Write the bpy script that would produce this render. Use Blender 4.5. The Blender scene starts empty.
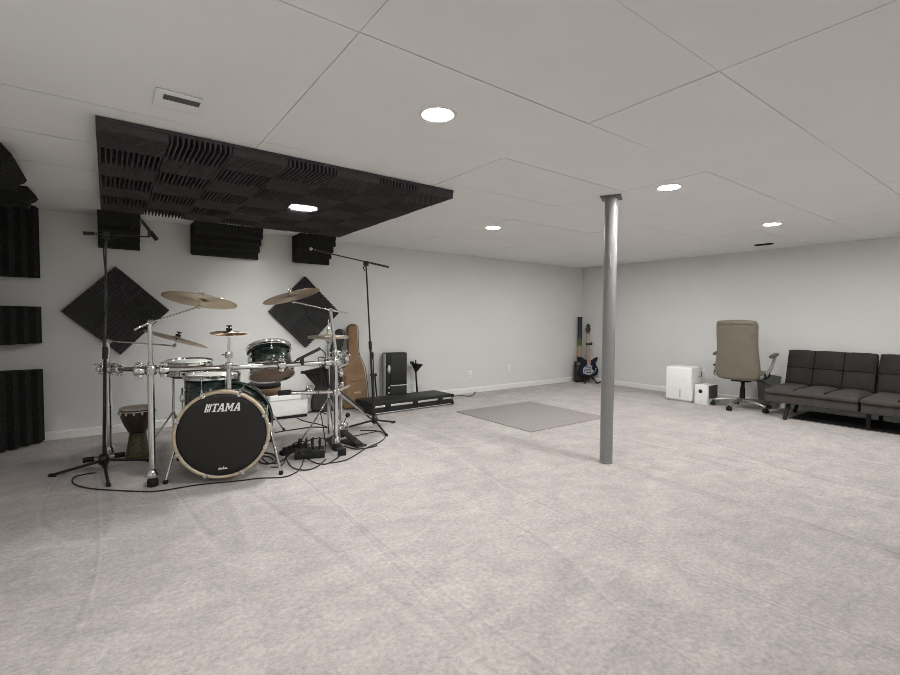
import bpy, bmesh, math, random
from mathutils import Vector, Matrix
random.seed(7)
C = bpy.context.scene
COL = C.collection
PI = math.pi
H = 2.1015          # ceiling height
WY, WX, LX, FY = 5.597, 7.177, -0.80, -2.4      # back, right, left and front wall planes
CAMH, FPX = 1.14, 466.65

# ------------------------------------------------------------------ camera
yaw, pitch, roll = .6331, .0401, -.0072
_f = Vector((math.sin(yaw)*math.cos(pitch), math.cos(yaw)*math.cos(pitch), -math.sin(pitch)))
_r = Vector((math.cos(yaw), -math.sin(yaw), 0)); _d = _f.cross(_r)
_r2 = math.cos(roll)*_r + math.sin(roll)*_d
_d2 = -math.sin(roll)*_r + math.cos(roll)*_d
EYE = Vector((0, 0, CAMH))
def ray(x, y): return _r2*((x-450)/FPX) + _d2*((y-337.5)/FPX) + _f
def atz(x, y, z): d = ray(x, y); return EYE + d*((z-CAMH)/d.z)
def fl(x, y, z=0.0): return atz(x, y, z)
def aty(x, y, Y): d = ray(x, y); return EYE + d*(Y/d.y)
def atx(x, y, X): d = ray(x, y); return EYE + d*(X/d.x)
cam = bpy.data.cameras.new('camera'); co = bpy.data.objects.new('camera', cam); COL.objects.link(co)
m = Matrix.Identity(4)
for i in range(3):
    m[i][0] = _r2[i]; m[i][1] = -_d2[i]; m[i][2] = -_f[i]; m[i][3] = EYE[i]
co.matrix_world = m
cam.sensor_width = 36; cam.sensor_fit = 'HORIZONTAL'; cam.lens = FPX*36/900; cam.clip_start = .02
C.camera = co

# ------------------------------------------------------------------ materials
def newmat(name):
    mt = bpy.data.materials.new(name); mt.use_nodes = True
    nt = mt.node_tree; b = nt.nodes['Principled BSDF']
    return mt, nt, b
def mat(name, col, rough=.5, metal=0, var=.08, scale=30, bump=0, bscale=200, coat=0, spec=.5, stretch=(1, 1, 1), detail=3):
    mt, nt, b = newmat(name)
    tc = nt.nodes.new('ShaderNodeTexCoord'); mp = nt.nodes.new('ShaderNodeMapping')
    mp.inputs['Scale'].default_value = stretch
    nt.links.new(tc.outputs['Object'], mp.inputs['Vector'])
    nz = nt.nodes.new('ShaderNodeTexNoise'); nz.inputs['Scale'].default_value = scale; nz.inputs['Detail'].default_value = detail
    nt.links.new(mp.outputs['Vector'], nz.inputs['Vector'])
    rp = nt.nodes.new('ShaderNodeValToRGB')
    rp.color_ramp.elements[0].position = .3; rp.color_ramp.elements[1].position = .7
    rp.color_ramp.elements[0].color = [c*(1-var) for c in col]+[1]
    rp.color_ramp.elements[1].color = [min(1, c*(1+var)) for c in col]+[1]
    nt.links.new(nz.outputs['Fac'], rp.inputs['Fac']); nt.links.new(rp.outputs['Color'], b.inputs['Base Color'])
    b.inputs['Roughness'].default_value = rough; b.inputs['Metallic'].default_value = metal
    b.inputs['Coat Weight'].default_value = coat; b.inputs['Specular IOR Level'].default_value = spec
    if bump:
        n2 = nt.nodes.new('ShaderNodeTexNoise'); n2.inputs['Scale'].default_value = bscale; n2.inputs['Detail'].default_value = 4
        nt.links.new(mp.outputs['Vector'], n2.inputs['Vector'])
        bp = nt.nodes.new('ShaderNodeBump'); bp.inputs['Strength'].default_value = bump; bp.inputs['Distance'].default_value = .005
        nt.links.new(n2.outputs['Fac'], bp.inputs['Height']); nt.links.new(bp.outputs['Normal'], b.inputs['Normal'])
    return mt
def emit(name, col, s):
    mt, nt, b = newmat(name)
    b.inputs['Base Color'].default_value = (.9, .9, .9, 1)
    b.inputs['Emission Color'].default_value = (*col, 1); b.inputs['Emission Strength'].default_value = s
    return mt

M = {}
M['wall'] = mat('wall_paint', (.68, .683, .668), .85, var=.015, scale=2.5, bump=.05, bscale=350, spec=.2)
M['ceil'] = mat('ceiling_tile_vinyl', (.80, .803, .793), .8, var=.012, scale=3, bump=.10, bscale=60, spec=.2)
M['grid'] = mat('ceiling_gap_shade_grey', (.34, .34, .33), .7, var=.05)  # darker than the tiles: the shade inside their gaps, put into the colour
M['trim'] = mat('white_trim_paint', (.78, .775, .755), .5, var=.02)
M['plastic_white'] = mat('white_plastic', (.83, .83, .82), .4, var=.02)
M['plastic_light'] = mat('light_grey_plastic', (.50, .50, .49), .5, var=.04)
M['lamp'] = emit('lamp_lens_glow', (1, .99, .972), 300)
M['foam'] = mat('charcoal_foam', (.070, .065, .068), .95, var=.12, scale=40, spec=.15)
M['foam_corner'] = mat('black_corner_foam', (.024, .0245, .0235), .95, var=.25, scale=40, bump=.3, bscale=500, spec=.12)
M['chrome'] = mat('chrome', (.70, .70, .69), .10, 1, var=.04, scale=12)
M['steel'] = mat('brushed_steel', (.55, .55, .54), .32, 1, var=.08, scale=60, stretch=(1, 1, .1))
M['black'] = mat('black_satin_metal', (.008, .008, .008), .42, var=.2)
M['grey_tube'] = mat('dark_grey_tube', (.06, .06, .058), .4, .6, var=.1)
M['rubber'] = mat('black_rubber', (.006, .006, .006), .8, var=.2)
M['cable'] = mat('black_cable_jacket', (.008, .0075, .0075), .6, var=.2)
M['cable_grey'] = mat('dark_grey_cable_jacket', (.05, .05, .05), .6, var=.2)
M['tolex'] = mat('black_vinyl_covering', (.007, .0073, .0073), .6, var=.3, scale=300, bump=.3, bscale=900)
M['head_black'] = mat('black_drum_film', (.0060, .0055, .0050), .45, var=.15, scale=4)
M['head_white'] = mat('white_drum_film', (.74, .735, .70), .5, var=.06, scale=10)
M['head_amber'] = mat('amber_drum_film', (.34, .235, .16), .45, var=.16, scale=9)
M['maple'] = mat('natural_maple_hoop', (.46, .375, .25), .35, var=.12, scale=9, stretch=(1, 1, 6), coat=.4)
M['logo'] = mat('silver_white_print', (.80, .80, .78), .5, var=.02)
M['sparkle'] = mat('dark_green_sparkle_wrap', (.012, .026, .022), .22, var=.9, scale=160, coat=1, detail=6)
M['brass'] = mat('cymbal_bronze', (.56, .45, .28), .30, 1, var=.14, scale=5)
M['brass_dark'] = mat('dark_cymbal_bronze', (.40, .30, .205), .36, 1, var=.16, scale=6)
M['brass_pale'] = mat('pale_cymbal_bronze', (.82, .75, .62), .30, 1, var=.1, scale=6)
def anis(mt, k):
    nt = mt.node_tree; b = nt.nodes['Principled BSDF']; tg = nt.nodes.new('ShaderNodeTangent'); tg.direction_type = 'RADIAL'; tg.axis = 'Z'
    b.inputs['Anisotropic'].default_value = k; nt.links.new(tg.outputs['Tangent'], b.inputs['Tangent'])
for k_ in ('brass', 'brass_dark', 'brass_pale'): anis(M[k_], .85)
M['felt'] = mat('black_felt', (.015, .014, .014), 1, var=.2)
M['djembe_wood'] = mat('dark_stained_wood', (.030, .016, .012), .35, var=.5, scale=12, stretch=(6, 6, 1), coat=.3)
M['djembe_base'] = mat('carved_green_gold_wood', (.050, .046, .016), .5, var=.75, scale=55, bump=.6, bscale=80)
M['goat_skin'] = mat('goat_skin', (.42, .37, .31), .7, var=.15, scale=20)
M['rope'] = mat('pale_rope', (.50, .46, .40), .9, var=.2, scale=200)
M['gig_tan'] = mat('tan_gig_bag_canvas', (.225, .140, .075), .8, var=.10, scale=14, bump=.25, bscale=500)
M['gig_seam'] = mat('brown_piping', (.10, .058, .03), .7, var=.1)
M['gig_dark'] = mat('dark_grey_gig_bag_canvas', (.030, .029, .028), .8, var=.15, scale=20, bump=.3, bscale=500)
M['alu'] = mat('aluminium_edging', (.66, .66, .65), .35, .7, var=.06)
M['case_top'] = mat('black_laminate_top', (.014, .0145, .014), .55, var=.15, scale=40)
M['mat_grey'] = mat('grey_rug_pile', (.31, .285, .275), .95, var=.05, scale=60, bump=.35, bscale=700, spec=.1)
M['rug_dark'] = mat('dark_grey_rug_pile', (.045, .045, .044), .95, var=.15, scale=40, bump=.3, bscale=600, spec=.1)
M['rug_edge'] = mat('grey_rug_binding', (.20, .20, .195), .95, var=.08, spec=.1)
M['pole'] = mat('grey_enamel_pole', (.215, .215, .215), .34, var=.03, scale=20, coat=.25)
M['guitar_blue'] = mat('dark_blue_lacquer', (.0035, .005, .018), .45, var=.4, scale=8, spec=.2)
M['guard'] = mat('white_scratch_plate', (.36, .39, .46), .4, var=.75, scale=28)
M['neck'] = mat('maple_guitar_neck', (.33, .235, .165), .4, var=.12, scale=20, stretch=(8, 8, 1))
M['fretboard'] = mat('dark_fretboard', (.014, .010, .009), .5, var=.2)
M['tube_blue'] = mat('dark_blue_tube_wrap', (.016, .020, .034), .5, var=.3, scale=30)
M['tube_green'] = mat('green_tube_wrap', (.085, .11, .025), .5, var=.35, scale=50)
M['tube_tan'] = mat('tan_tube_wrap', (.42, .30, .165), .5, var=.25, scale=30)
M['leather'] = mat('beige_leather', (.165, .146, .108), .42, var=.07, scale=9, bump=.12, bscale=160, coat=.1)
M['leather_dark'] = mat('olive_padded_leather', (.10, .095, .075), .5, var=.1, scale=10, bump=.1, bscale=160)
M['chair_metal'] = mat('satin_nickel', (.50, .49, .47), .33, .9, var=.06)
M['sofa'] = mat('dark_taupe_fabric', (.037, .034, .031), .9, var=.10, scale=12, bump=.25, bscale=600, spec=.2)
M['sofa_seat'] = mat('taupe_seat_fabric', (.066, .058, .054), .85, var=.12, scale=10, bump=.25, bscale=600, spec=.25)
M['seam_dark'] = mat('dark_seam_thread', (.010, .009, .008), .95, var=.1, spec=.1)
M['bin'] = mat('grey_bin_plastic', (.135, .135, .125), .6, var=.05)
M['box_grey'] = mat('printed_dark_grey_card', (.10, .10, .10), .6, var=.4, scale=30)
M['ink'] = mat('black_ink', (.006, .006, .007), .5, var=.1)
M['vent_dark'] = mat('dark_vent_grille', (.13, .13, .125), .6, var=.1)
M['socket'] = mat('outlet_slot', (.12, .12, .12), .6, var=.1)
M['silver_print'] = mat('pale_badge', (.62, .63, .61), .45, var=.04)

def carpet():
    mt, nt, b = newmat('pale_carpet_pile')
    L = nt.links.new; N = nt.nodes.new
    tc = N('ShaderNodeTexCoord')
    def noise(scale, detail, sx=(1, 1, 1), rz=0, dist=0, rough=.5):
        mp = N('ShaderNodeMapping'); mp.inputs['Scale'].default_value = sx; mp.inputs['Rotation'].default_value = (0, 0, rz)
        L(tc.outputs['Object'], mp.inputs['Vector'])
        n = N('ShaderNodeTexNoise'); n.inputs['Scale'].default_value = scale; n.inputs['Detail'].default_value = detail
        n.inputs['Distortion'].default_value = dist; n.inputs['Roughness'].default_value = rough
        L(mp.outputs['Vector'], n.inputs['Vector']); return n.outputs['Fac']
    def ramp(f, a, bb, ca, cb):
        r = N('ShaderNodeValToRGB'); r.color_ramp.elements[0].position = a; r.color_ramp.elements[1].position = bb
        r.color_ramp.elements[0].color = (ca, ca, ca, 1); r.color_ramp.elements[1].color = (cb, cb, cb, 1)
        L(f, r.inputs['Fac']); return r.outputs['Color']
    def mult(a, bb):
        x = N('ShaderNodeMix'); x.data_type = 'RGBA'; x.blend_type = 'MULTIPLY'; x.inputs['Factor'].default_value = 1
        L(a, x.inputs['A']); L(bb, x.inputs['B']); return x.outputs['Result']
    big = ramp(noise(1.3, 3, (1, 1.5, 1), .5, .6, .55), .36, .64, .93, 1.02)          # trodden patches in the pile
    mid = ramp(noise(5.5, 6, (.8, 1.35, 1), -.75, .9, .72), .36, .64, .865, 1.085)        # brushed strokes
    mid2 = ramp(noise(3.2, 4, (1.5, .75, 1), .35, .9, .60), .40, .62, .94, 1.02)
    def tracks(scale, sx, rz, dist):                                                   # wheel and vacuum lines pressed into the pile
        f = noise(scale, 1, sx, rz, dist, .4); r = N('ShaderNodeValToRGB'); e = r.color_ramp.elements
        e[0].position = .490; e[0].color = (1, 1, 1, 1); e[1].position = .516; e[1].color = (1, 1, 1, 1)
        x = e.new(.499); x.color = (1.09, 1.09, 1.09, 1); x = e.new(.506); x.color = (.88, .88, .88, 1)
        L(f, r.inputs['Fac']); return r.outputs['Color']
    mid = mult(mid, tracks(.55, (2.0, .35, 1), -.30, .35)); mid2 = mult(mid2, tracks(.5, (2.0, .30, 1), .65, .4))
    fine = ramp(noise(48, 4, (1, 1, 1), 0, 0, .75), .32, .68, .75, 1.16)                # tufts
    base = N('ShaderNodeRGB'); base.outputs[0].default_value = (.495, .457, .441, 1)
    c = mult(mult(mult(mult(base.outputs[0], big), mid), mid2), fine)
    L(c, b.inputs['Base Color']); b.inputs['Roughness'].default_value = .97; b.inputs['Specular IOR Level'].default_value = .1
    b.inputs['Sheen Weight'].default_value = .15
    bp = N('ShaderNodeBump'); bp.inputs['Strength'].default_value = .55; bp.inputs['Distance'].default_value = .012
    L(noise(90, 4, (1, 1, 1), 0, 0, .7), bp.inputs['Height']); L(bp.outputs['Normal'], b.inputs['Normal'])
    return mt
M['carpet'] = carpet()

# ------------------------------------------------------------------ mesh helpers
def frame(z, xhint=Vector((1, 0, 0))):
    z = Vector(z).normalized(); xh = Vector(xhint)
    if abs(z.dot(xh)) > .97*xh.length: xh = Vector((0, 1, 0)) if abs(z.y) < .9 else Vector((1, 0, 0))
    y = z.cross(xh).normalized(); x = y.cross(z).normalized()
    return Matrix((x, y, z)).transposed()
def TM(loc, z=(0, 0, 1), xh=(1, 0, 0)):
    return Matrix.Translation(Vector(loc)) @ frame(z, Vector(xh)).to_4x4()
class MB:
    def __init__(s): s.b = bmesh.new()
    def _add(s, pts, faces, smooth=False, T=None):
        vs = [s.b.verts.new((T @ Vector(p)) if T else p) for p in pts]
        for f in faces:
            try:
                fc = s.b.faces.new([vs[i] for i in f]); fc.smooth = smooth
            except ValueError: pass
        return s
    def box(s, c, d, T=None, rz=0, bevel=0, seg=2, R=None):
        t = bmesh.new(); bmesh.ops.create_cube(t, size=1)
        for v in t.verts: v.co = Vector((v.co.x*d[0], v.co.y*d[1], v.co.z*d[2]))
        if bevel: bmesh.ops.bevel(t, geom=t.edges[:], offset=min(bevel, .49*min(d)), segments=seg, profile=.5, affect='EDGES')
        X = Matrix.Translation(Vector(c)) @ (R.to_4x4() if R else Matrix.Rotation(rz, 4, 'Z'))
        if T: X = T @ X
        t.transform(X); return s.join(t, bevel > 0)
    def join(s, t, smooth=False):
        me = bpy.data.meshes.new('tmp')
        if smooth:
            for f in t.faces: f.smooth = True
        t.to_mesh(me); t.free(); s.b.from_mesh(me); bpy.data.meshes.remove(me); return s
    def cyl(s, a, b, r, r2=None, n=16, caps=True):
        a, b = Vector(a), Vector(b); r2 = r if r2 is None else r2
        Fm = frame(b-a); pts = []
        for P, q in ((a, r), (b, r2)):
            for k in range(n):
                t = 2*PI*k/n; pts.append(P + Fm @ Vector((q*math.cos(t), q*math.sin(t), 0)))
        s._add(pts, [(k, (k+1) % n, n+(k+1) % n, n+k) for k in range(n)], True)
        if caps: s._add(pts[:n], [tuple(reversed(range(n)))]); s._add(pts[n:], [tuple(range(n))])
        return s
    def tube(s, pts, r, n=8, sub=0):
        pts = [Vector(p) for p in pts]
        for _ in range(sub):       # Catmull-Rom style smoothing
            if isinstance(r, (list, tuple)): r = [v for i in range(len(r)-1) for v in (r[i], (r[i]+r[i+1])/2)]+[r[-1]]
            q = [pts[0]]
            for i in range(len(pts)-1):
                p0 = pts[max(i-1, 0)]; p1 = pts[i]; p2 = pts[i+1]; p3 = pts[min(i+2, len(pts)-1)]
                q.append((-p0+9*p1+9*p2-p3)/16); q.append(p2)
            pts = q
        rings = []; xh = Vector((1, 0, 0)); N = len(pts)
        for i, p in enumerate(pts):
            d = pts[min(i+1, N-1)]-pts[max(i-1, 0)]
            if d.length < 1e-9: d = Vector((0, 0, 1))
            Fm = frame(d, xh); xh = Fm.col[0].copy(); rr = r[i] if isinstance(r, (list, tuple)) else r
            rings.append([p + Fm @ Vector((rr*math.cos(2*PI*k/n), rr*math.sin(2*PI*k/n), 0)) for k in range(n)])
        allp = [p for R_ in rings for p in R_]
        fs = [(i*n+k, i*n+(k+1) % n, (i+1)*n+(k+1) % n, (i+1)*n+k) for i in range(N-1) for k in range(n)]
        fs += [tuple(reversed(range(n))), tuple((N-1)*n+k for k in range(n))]
        return s._add(allp, fs, True)
    def lathe(s, prof, T=None, n=40, close=False, smooth=True, sx=1, sy=1):
        pts = []; m_ = len(prof)
        for r, z in prof:
            for k in range(n):
                t = 2*PI*k/n; pts.append((r*math.cos(t)*sx, r*math.sin(t)*sy, z))
        fs = []
        for i in range(m_ if close else m_-1):
            j = (i+1) % m_
            for k in range(n): fs.append((i*n+k, i*n+(k+1) % n, j*n+(k+1) % n, j*n+k))
        if not close:
            if prof[0][0] > 0: fs.append(tuple(reversed(range(n))))
            if prof[-1][0] > 0: fs.append(tuple((m_-1)*n+k for k in range(n)))
        return s._add(pts, fs, smooth, T)
    def prism(s, poly, w0, w1, T=None, smooth=False):
        n = len(poly); pts = [(u, v, w0) for u, v in poly]+[(u, v, w1) for u, v in poly]
        fs = [(k, (k+1) % n, n+(k+1) % n, n+k) for k in range(n)]
        fs += [tuple(reversed(range(n))), tuple(range(n, 2*n))]
        return s._add(pts, fs, smooth, T)
    def sphere(s, c, r, n=16, sc=(1, 1, 1), T=None):
        t = bmesh.new(); bmesh.ops.create_uvsphere(t, u_segments=n, v_segments=max(6, n//2), radius=r)
        X = Matrix.Translation(Vector(c)) @ Matrix.Diagonal((*sc, 1))
        t.transform(T @ X if T else X); return s.join(t, True)
    def torus(s, R_, r, T=None, n=40, m_=10, a0=0, a1=2*PI):
        full = abs(a1-a0-2*PI) < 1e-6; pts = []; k_ = n if full else n+1
        for i in range(k_):
            a = a0+(a1-a0)*i/n
            for j in range(m_):
                b_ = 2*PI*j/m_; q = R_+r*math.cos(b_); pts.append((q*math.cos(a), q*math.sin(a), r*math.sin(b_)))
        fs = [(i*m_+j, i*m_+(j+1) % m_, ((i+1) % k_)*m_+(j+1) % m_, ((i+1) % k_)*m_+j) for i in range(n) for j in range(m_)]
        return s._add(pts, fs, True, T)
    def build(s, name, material, parent=None, local=False, at=None, recalc=True, mod=None):
        """link as ONE object; verts are world coordinates unless local"""
        me = bpy.data.meshes.new(name)
        if recalc: bmesh.ops.recalc_face_normals(s.b, faces=s.b.faces[:])
        if parent is not None: W = WM[parent.name]
        else: W = Matrix.Translation(Vector(at)) if at is not None else Matrix.Identity(4)
        if not local: s.b.transform(W.inverted())
        s.b.to_mesh(me); s.b.free()
        o = bpy.data.objects.new(name, me); COL.objects.link(o); me.materials.append(material)
        if parent is not None: o.parent = parent
        else: o.matrix_world = W
        WM[o.name] = W.copy()
        if mod: mod(o)
        return o
WM = {}
def thing(name, label, cat, loc=(0, 0, 0), rz=0, group=None, Rm=None):
    o = bpy.data.objects.new(name, None); COL.objects.link(o); o.empty_display_size = .1
    W = Matrix.Translation(Vector(loc)) @ (Rm.to_4x4() if Rm else Matrix.Rotation(rz, 4, 'Z'))
    o.matrix_world = W; WM[o.name] = W
    o['label'] = label; o['category'] = cat
    if group: o['group'] = group
    return o
def tag(o, label, cat, group=None, kind=None):
    o['label'] = label; o['category'] = cat
    if group: o['group'] = group
    if kind: o['kind'] = kind
    return o
def struct(o, label=None):
    o['kind'] = 'structure'
    return o
def copy_tree(src, parent=None):
    c = src.copy(); COL.objects.link(c)
    if parent is not None:
        c.parent = parent; c.matrix_parent_inverse = src.matrix_parent_inverse.copy()
    for ch in list(src.children): copy_tree(ch, c)
    WM[c.name] = WM[src.name]
    return c
def dup(src, loc, label, rz=None, group=None):
    c = copy_tree(src); c.location = loc
    if rz is not None: c.rotation_euler = (0, 0, rz)
    c['label'] = label
    if group: c['group'] = group
    return c
def subsurf(n):
    def f(o):
        md = o.modifiers.new('smooth', 'SUBSURF'); md.levels = n; md.render_levels = n
    return f
V = Vector

# ================================================================== THE SETTING
MB().box(((WX+LX)/2, (WY+FY)/2, -.05), (WX-LX+.2, WY-FY+.2, .1)).build('floor', M['carpet'], at=(0, 0, 0))['kind'] = 'structure'
MB().box(((WX+LX)/2, WY+.05, H/2), (WX-LX+.2, .1, H+.3)).build('wall_back', M['wall'])['kind'] = 'structure'
MB().box((WX+.05, (WY+FY)/2, H/2), (.1, WY-FY, H+.3)).build('wall_right', M['wall'])['kind'] = 'structure'
MB().box((LX-.05, (WY+FY)/2, H/2), (.1, WY-FY, H+.3)).build('wall_left', M['wall'])['kind'] = 'structure'
MB().box(((WX+LX)/2, FY-.05, H/2), (WX-LX+.2, .1, H+.3)).build('wall_front', M['wall'])['kind'] = 'structure'
# ceiling: 2 x 4 ft tiles laid in a concealed grid, hung by hand so that they sit a hair off level
TX, TY, T4, T2 = .701, .8734, 1.2192, .6096
g = MB(); b2 = MB()
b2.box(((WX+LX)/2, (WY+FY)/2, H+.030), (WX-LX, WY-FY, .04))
i0 = math.floor((LX-TX)/T4); i1 = math.ceil((WX-TX)/T4); j0 = math.floor((FY-TY)/T2); j1 = math.ceil((WY-TY)/T2)
for i in range(i0, i1):
    for j in range(j0, j1):
        x0 = max(LX, TX+i*T4+.0018); x1 = min(WX, TX+(i+1)*T4-.0018); y0 = max(FY, TY+j*T2+.0014); y1 = min(WY, TY+(j+1)*T2-.0014)
        if x1-x0 < .02 or y1-y0 < .02: continue
        dz = [random.uniform(-.0010, .0014) for _ in range(4)]
        dz2 = random.uniform(-.0008, .0008)
        p = [(x0, y0, H+dz[0]+dz2), (x1, y0, H+dz[1]+dz2), (x1, y1, H+dz[2]+dz2), (x0, y1, H+dz[3]+dz2)]
        g._add(p+[(a, b_, H+.012) for a, b_, _ in p], [(3, 2, 1, 0), (4, 5, 6, 7), (0, 1, 5, 4), (1, 2, 6, 5), (2, 3, 7, 6), (3, 0, 4, 7)])
ce = g.build('ceiling', M['ceil'], at=(0, 0, H)); ce['kind'] = 'structure'
gr = b2.build('ceiling_shade_backing', M['grid'], ce)  # plain dark sheet above the tiles, its grey stands in for shade in the gaps
def baseboard(name, a, b_, inward):
    a, b_, n = V(a), V(b_), V(inward); d = (b_-a); t = MB()
    prof = [(0, 0), (.014, 0), (.014, .062), (.010, .074), (.004, .080), (0, .080)]
    T = Matrix.Translation(a) @ Matrix((n, V((0, 0, 1)), d.normalized())).transposed().to_4x4()
    t.prism(prof, 0, d.length, T); o = t.build(name, M['trim']); o['kind'] = 'structure'
baseboard('baseboard_back', (LX, WY, 0), (WX, WY, 0), (0, -1, 0))
baseboard('baseboard_right', (WX, FY, 0), (WX, WY, 0), (-1, 0, 0))
baseboard('baseboard_left', (LX, FY, 0), (LX, WY, 0), (1, 0, 0))
baseboard('baseboard_front', (LX, FY, 0), (WX, FY, 0), (0, 1, 0))

# ---- downlights
def downlight(x, y, label, z=H, r=.068):
    t = thing('downlight', label, 'ceiling light', (x, y, z), group='round recessed ceiling lights')
    q = MB(); q.lathe([(r, -.001), (r+.004, -.006), (r+.016, -.006), (r+.022, -.002), (r+.022, 0), (r, 0)], n=48, close=True); q.build('trim_ring', M['trim'], t, local=True)
    q = MB(); q.lathe([(0.0, -.0035), (r*.98, -.0035), (r*.98, -.001), (0.0, -.001)], n=40, smooth=False); q.build('lens', M['lamp'], t, local=True)
    return t
d0 = downlight(1.27, 1.84, 'largest round ceiling light, in the tile in front of the foam ceiling block')
dup(d0, (3.284, 1.818, H), 'round white ceiling light just right of the top of the grey pole')
dup(d0, (3.284, 3.725, H), 'round white ceiling light between the foam ceiling block and the grey pole')
dup(d0, (5.328, 1.879, H), 'round white ceiling light nearest the wall behind the dark sofa')
dup(d0, (5.358, 3.735, H), 'round ceiling light hidden from the camera behind the grey pole')
for x, n in ((-.22, 'left'), (5.6, 'right')):  # left light is unseen, added off the lamp rows to brighten the left side
    dup(d0, (x, 1.05 if x < 0 else -.35, H), 'round ceiling light above and behind the camera, the %s one' % n)
for x, n in ((3.284, 'left'), (5.328, 'right')):
    dup(d0, (x, -1.95, H), 'round ceiling light near the front wall behind the camera, the %s one' % n)
LAMP = V((1.31, 3.866, 0))
# the one that pokes through the foam
t = thing('downlight', 'round ceiling light showing through a ragged opening in the foam ceiling block', 'ceiling light', (LAMP.x, LAMP.y, H), group='round recessed ceiling lights')
MB().lathe([(.110, -.048), (.114, -.048), (.116, 0), (.110, 0)], n=40, close=True).build('trim_ring', M['trim'], t, local=True)
MB().lathe([(0, -.046), (.1095, -.046), (.1095, -.040), (0, -.040)], n=40, smooth=False).build('lens', M['lamp'], t, local=True)

# ---- vents
t = thing('ceiling_vent', 'white square ceiling vent with a grey slotted grille, left of the foam block', 'vent', (.27, 2.44, H))
MB().box((0, 0, -.004), (.178, .205, .008), bevel=.003).build('frame', M['ceil'], t, local=True)
MB().box((.012, -.042, -.0085), (.140, .052, .003)).build('grille', M['vent_dark'], t, local=True)
q = MB()
for k in range(5): q.box((.012, -.060+k*.0092, -.0105), (.136, .0022, .0025))
q.build('louvre', M['socket'], t, local=True)
t = thing('ceiling_vent', 'small black slot vent in the ceiling close to the right wall', 'vent', (6.63, 2.42, H))
MB().box((0, 0, -.006), (.075, .19, .012), bevel=.002).build('frame', M['rubber'], t, local=True)
MB().box((0, 0, -.0135), (.045, .15, .003)).build('grille', M['rubber'], t, local=True)

# ---- outlets
for (x, z, lb) in ((4.486, .285, 'white wall outlet on the back wall nearer the black flight case'), (5.295, .325, 'white wall outlet on the back wall nearer the corner guitar')):
    t = thing('wall_outlet', lb, 'outlet', (x, WY, z), group='outlets on the back wall')
    MB().box((0, -.0035, 0), (.072, .007, .118), bevel=.003).build('cover_plate', M['plastic_white'], t, local=True)
    for s in (-1, 1):
        so = MB().box((0, -.008, s*.021), (.032, .003, .028), bevel=.001).build('socket', M['trim'], t, local=True)
        qq = MB()
        for u in (-.006, .006): qq.box((u, -.0098, s*.021+.003), (.0025, .001, .009))
        qq.box((0, -.0098, s*.021-.008), (.005, .001, .005)).build('slot', M['socket'], so, local=True)

# ================================================================== ACOUSTIC FOAM
FT, FB, FR = .305, .018, .043      # tile, base, ridge height
def foam_mesh(name, hole=None, along='x', al=None, base=True):
    """tile in its own plane, z = outwards; ridges along x (or y); hole = (cx, cy, r) left out"""
    along = al or along
    q = MB(); n = 12; p = FT/n; h = FT/2-.0008
    def strip(u0, u1, v0):
        prof = [(v0, 0), (v0+p, 0), (v0+p, FB), (v0+p*.74, FB), (v0+p*.63, FB+FR), (v0+p*.37, FB+FR), (v0+p*.26, FB), (v0, FB)]
        if not base: prof = [(v0+p*.80, FB+.012), (v0+p*.55, FB+FR), (v0+p*.45, FB+FR), (v0+p*.20, FB+.012)]
        pts = [(u, v, w) for u in (u0, u1) for v, w in prof]
        if along == 'y': pts = [(v, u, w) for u, v, w in pts]
        m_ = len(prof)
        fs = [(k, (k+1) % m_, m_+(k+1) % m_, m_+k) for k in range(m_)]+[tuple(reversed(range(m_))), tuple(range(m_, 2*m_))]
        q._add(pts, fs)
    for k in range(n):
        v0 = -FT/2+k*p; vc = v0+p/2
        if hole:
            cu, cv = (hole[0], hole[1]) if along == 'x' else (hole[1], hole[0])
            d = hole[2]**2-(vc-cv)**2
            if d > 0:
                w = math.sqrt(d); a, b_ = cu-w, cu+w
                if a > -h: strip(-h, min(a, h), v0)
                if b_ < h: strip(max(b_, -h), h, v0)
                continue
        strip(-h, h, v0)
    bmesh.ops.recalc_face_normals(q.b, faces=q.b.faces[:])
    me = bpy.data.meshes.new(name); q.b.to_mesh(me); q.b.free(); me.materials.append(M['foam']); return me
M['foam_wall'] = mat('grey_wall_foam', (.090, .086, .087), .95, var=.10, scale=40, spec=.15)
FM = foam_mesh('foam_tile'); FMY = foam_mesh('foam_tile_crosswise', along='y')
FW = FM.copy(); FWY = FMY.copy()
for me_ in (FW, FWY): me_.materials[0] = M['foam_wall']
def foam_tile(me, mw, label, group):
    o = bpy.data.objects.new('foam_tile', me); COL.objects.link(o); o.matrix_world = mw
    return tag(o, label, 'acoustic foam', group)
ORD = ['first', 'second', 'third', 'fourth', 'fifth', 'sixth', 'seventh']
ROW = ['row nearest the camera', 'second row from the camera', 'third row from the camera', 'middle row', 'third row from the far edge', 'second row from the far edge', 'row nearest the back wall']
X0, Y0 = -.030, 2.836
for i in range(7):
    for j in range(7):
        cx, cy = X0+(i+.5)*FT, Y0+(j+.5)*FT
        al = 'x' if (i+j) % 2 == 0 else 'y'
        mw = Matrix.Translation((cx, cy, H-.0015)) @ Matrix.Diagonal((1, 1, -1, 1))
        me = FM if al == 'x' else FMY
        lx, ly = LAMP.x-cx, LAMP.y-cy
        if (i, j) == (4, 3): me = foam_mesh('foam_tile_open', al='y', base=False)
        foam_tile(me, mw, '%s foam square from the left in the ceiling block, %s' % (ORD[i], ROW[j]), 'ridged foam squares of the ceiling block')
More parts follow.
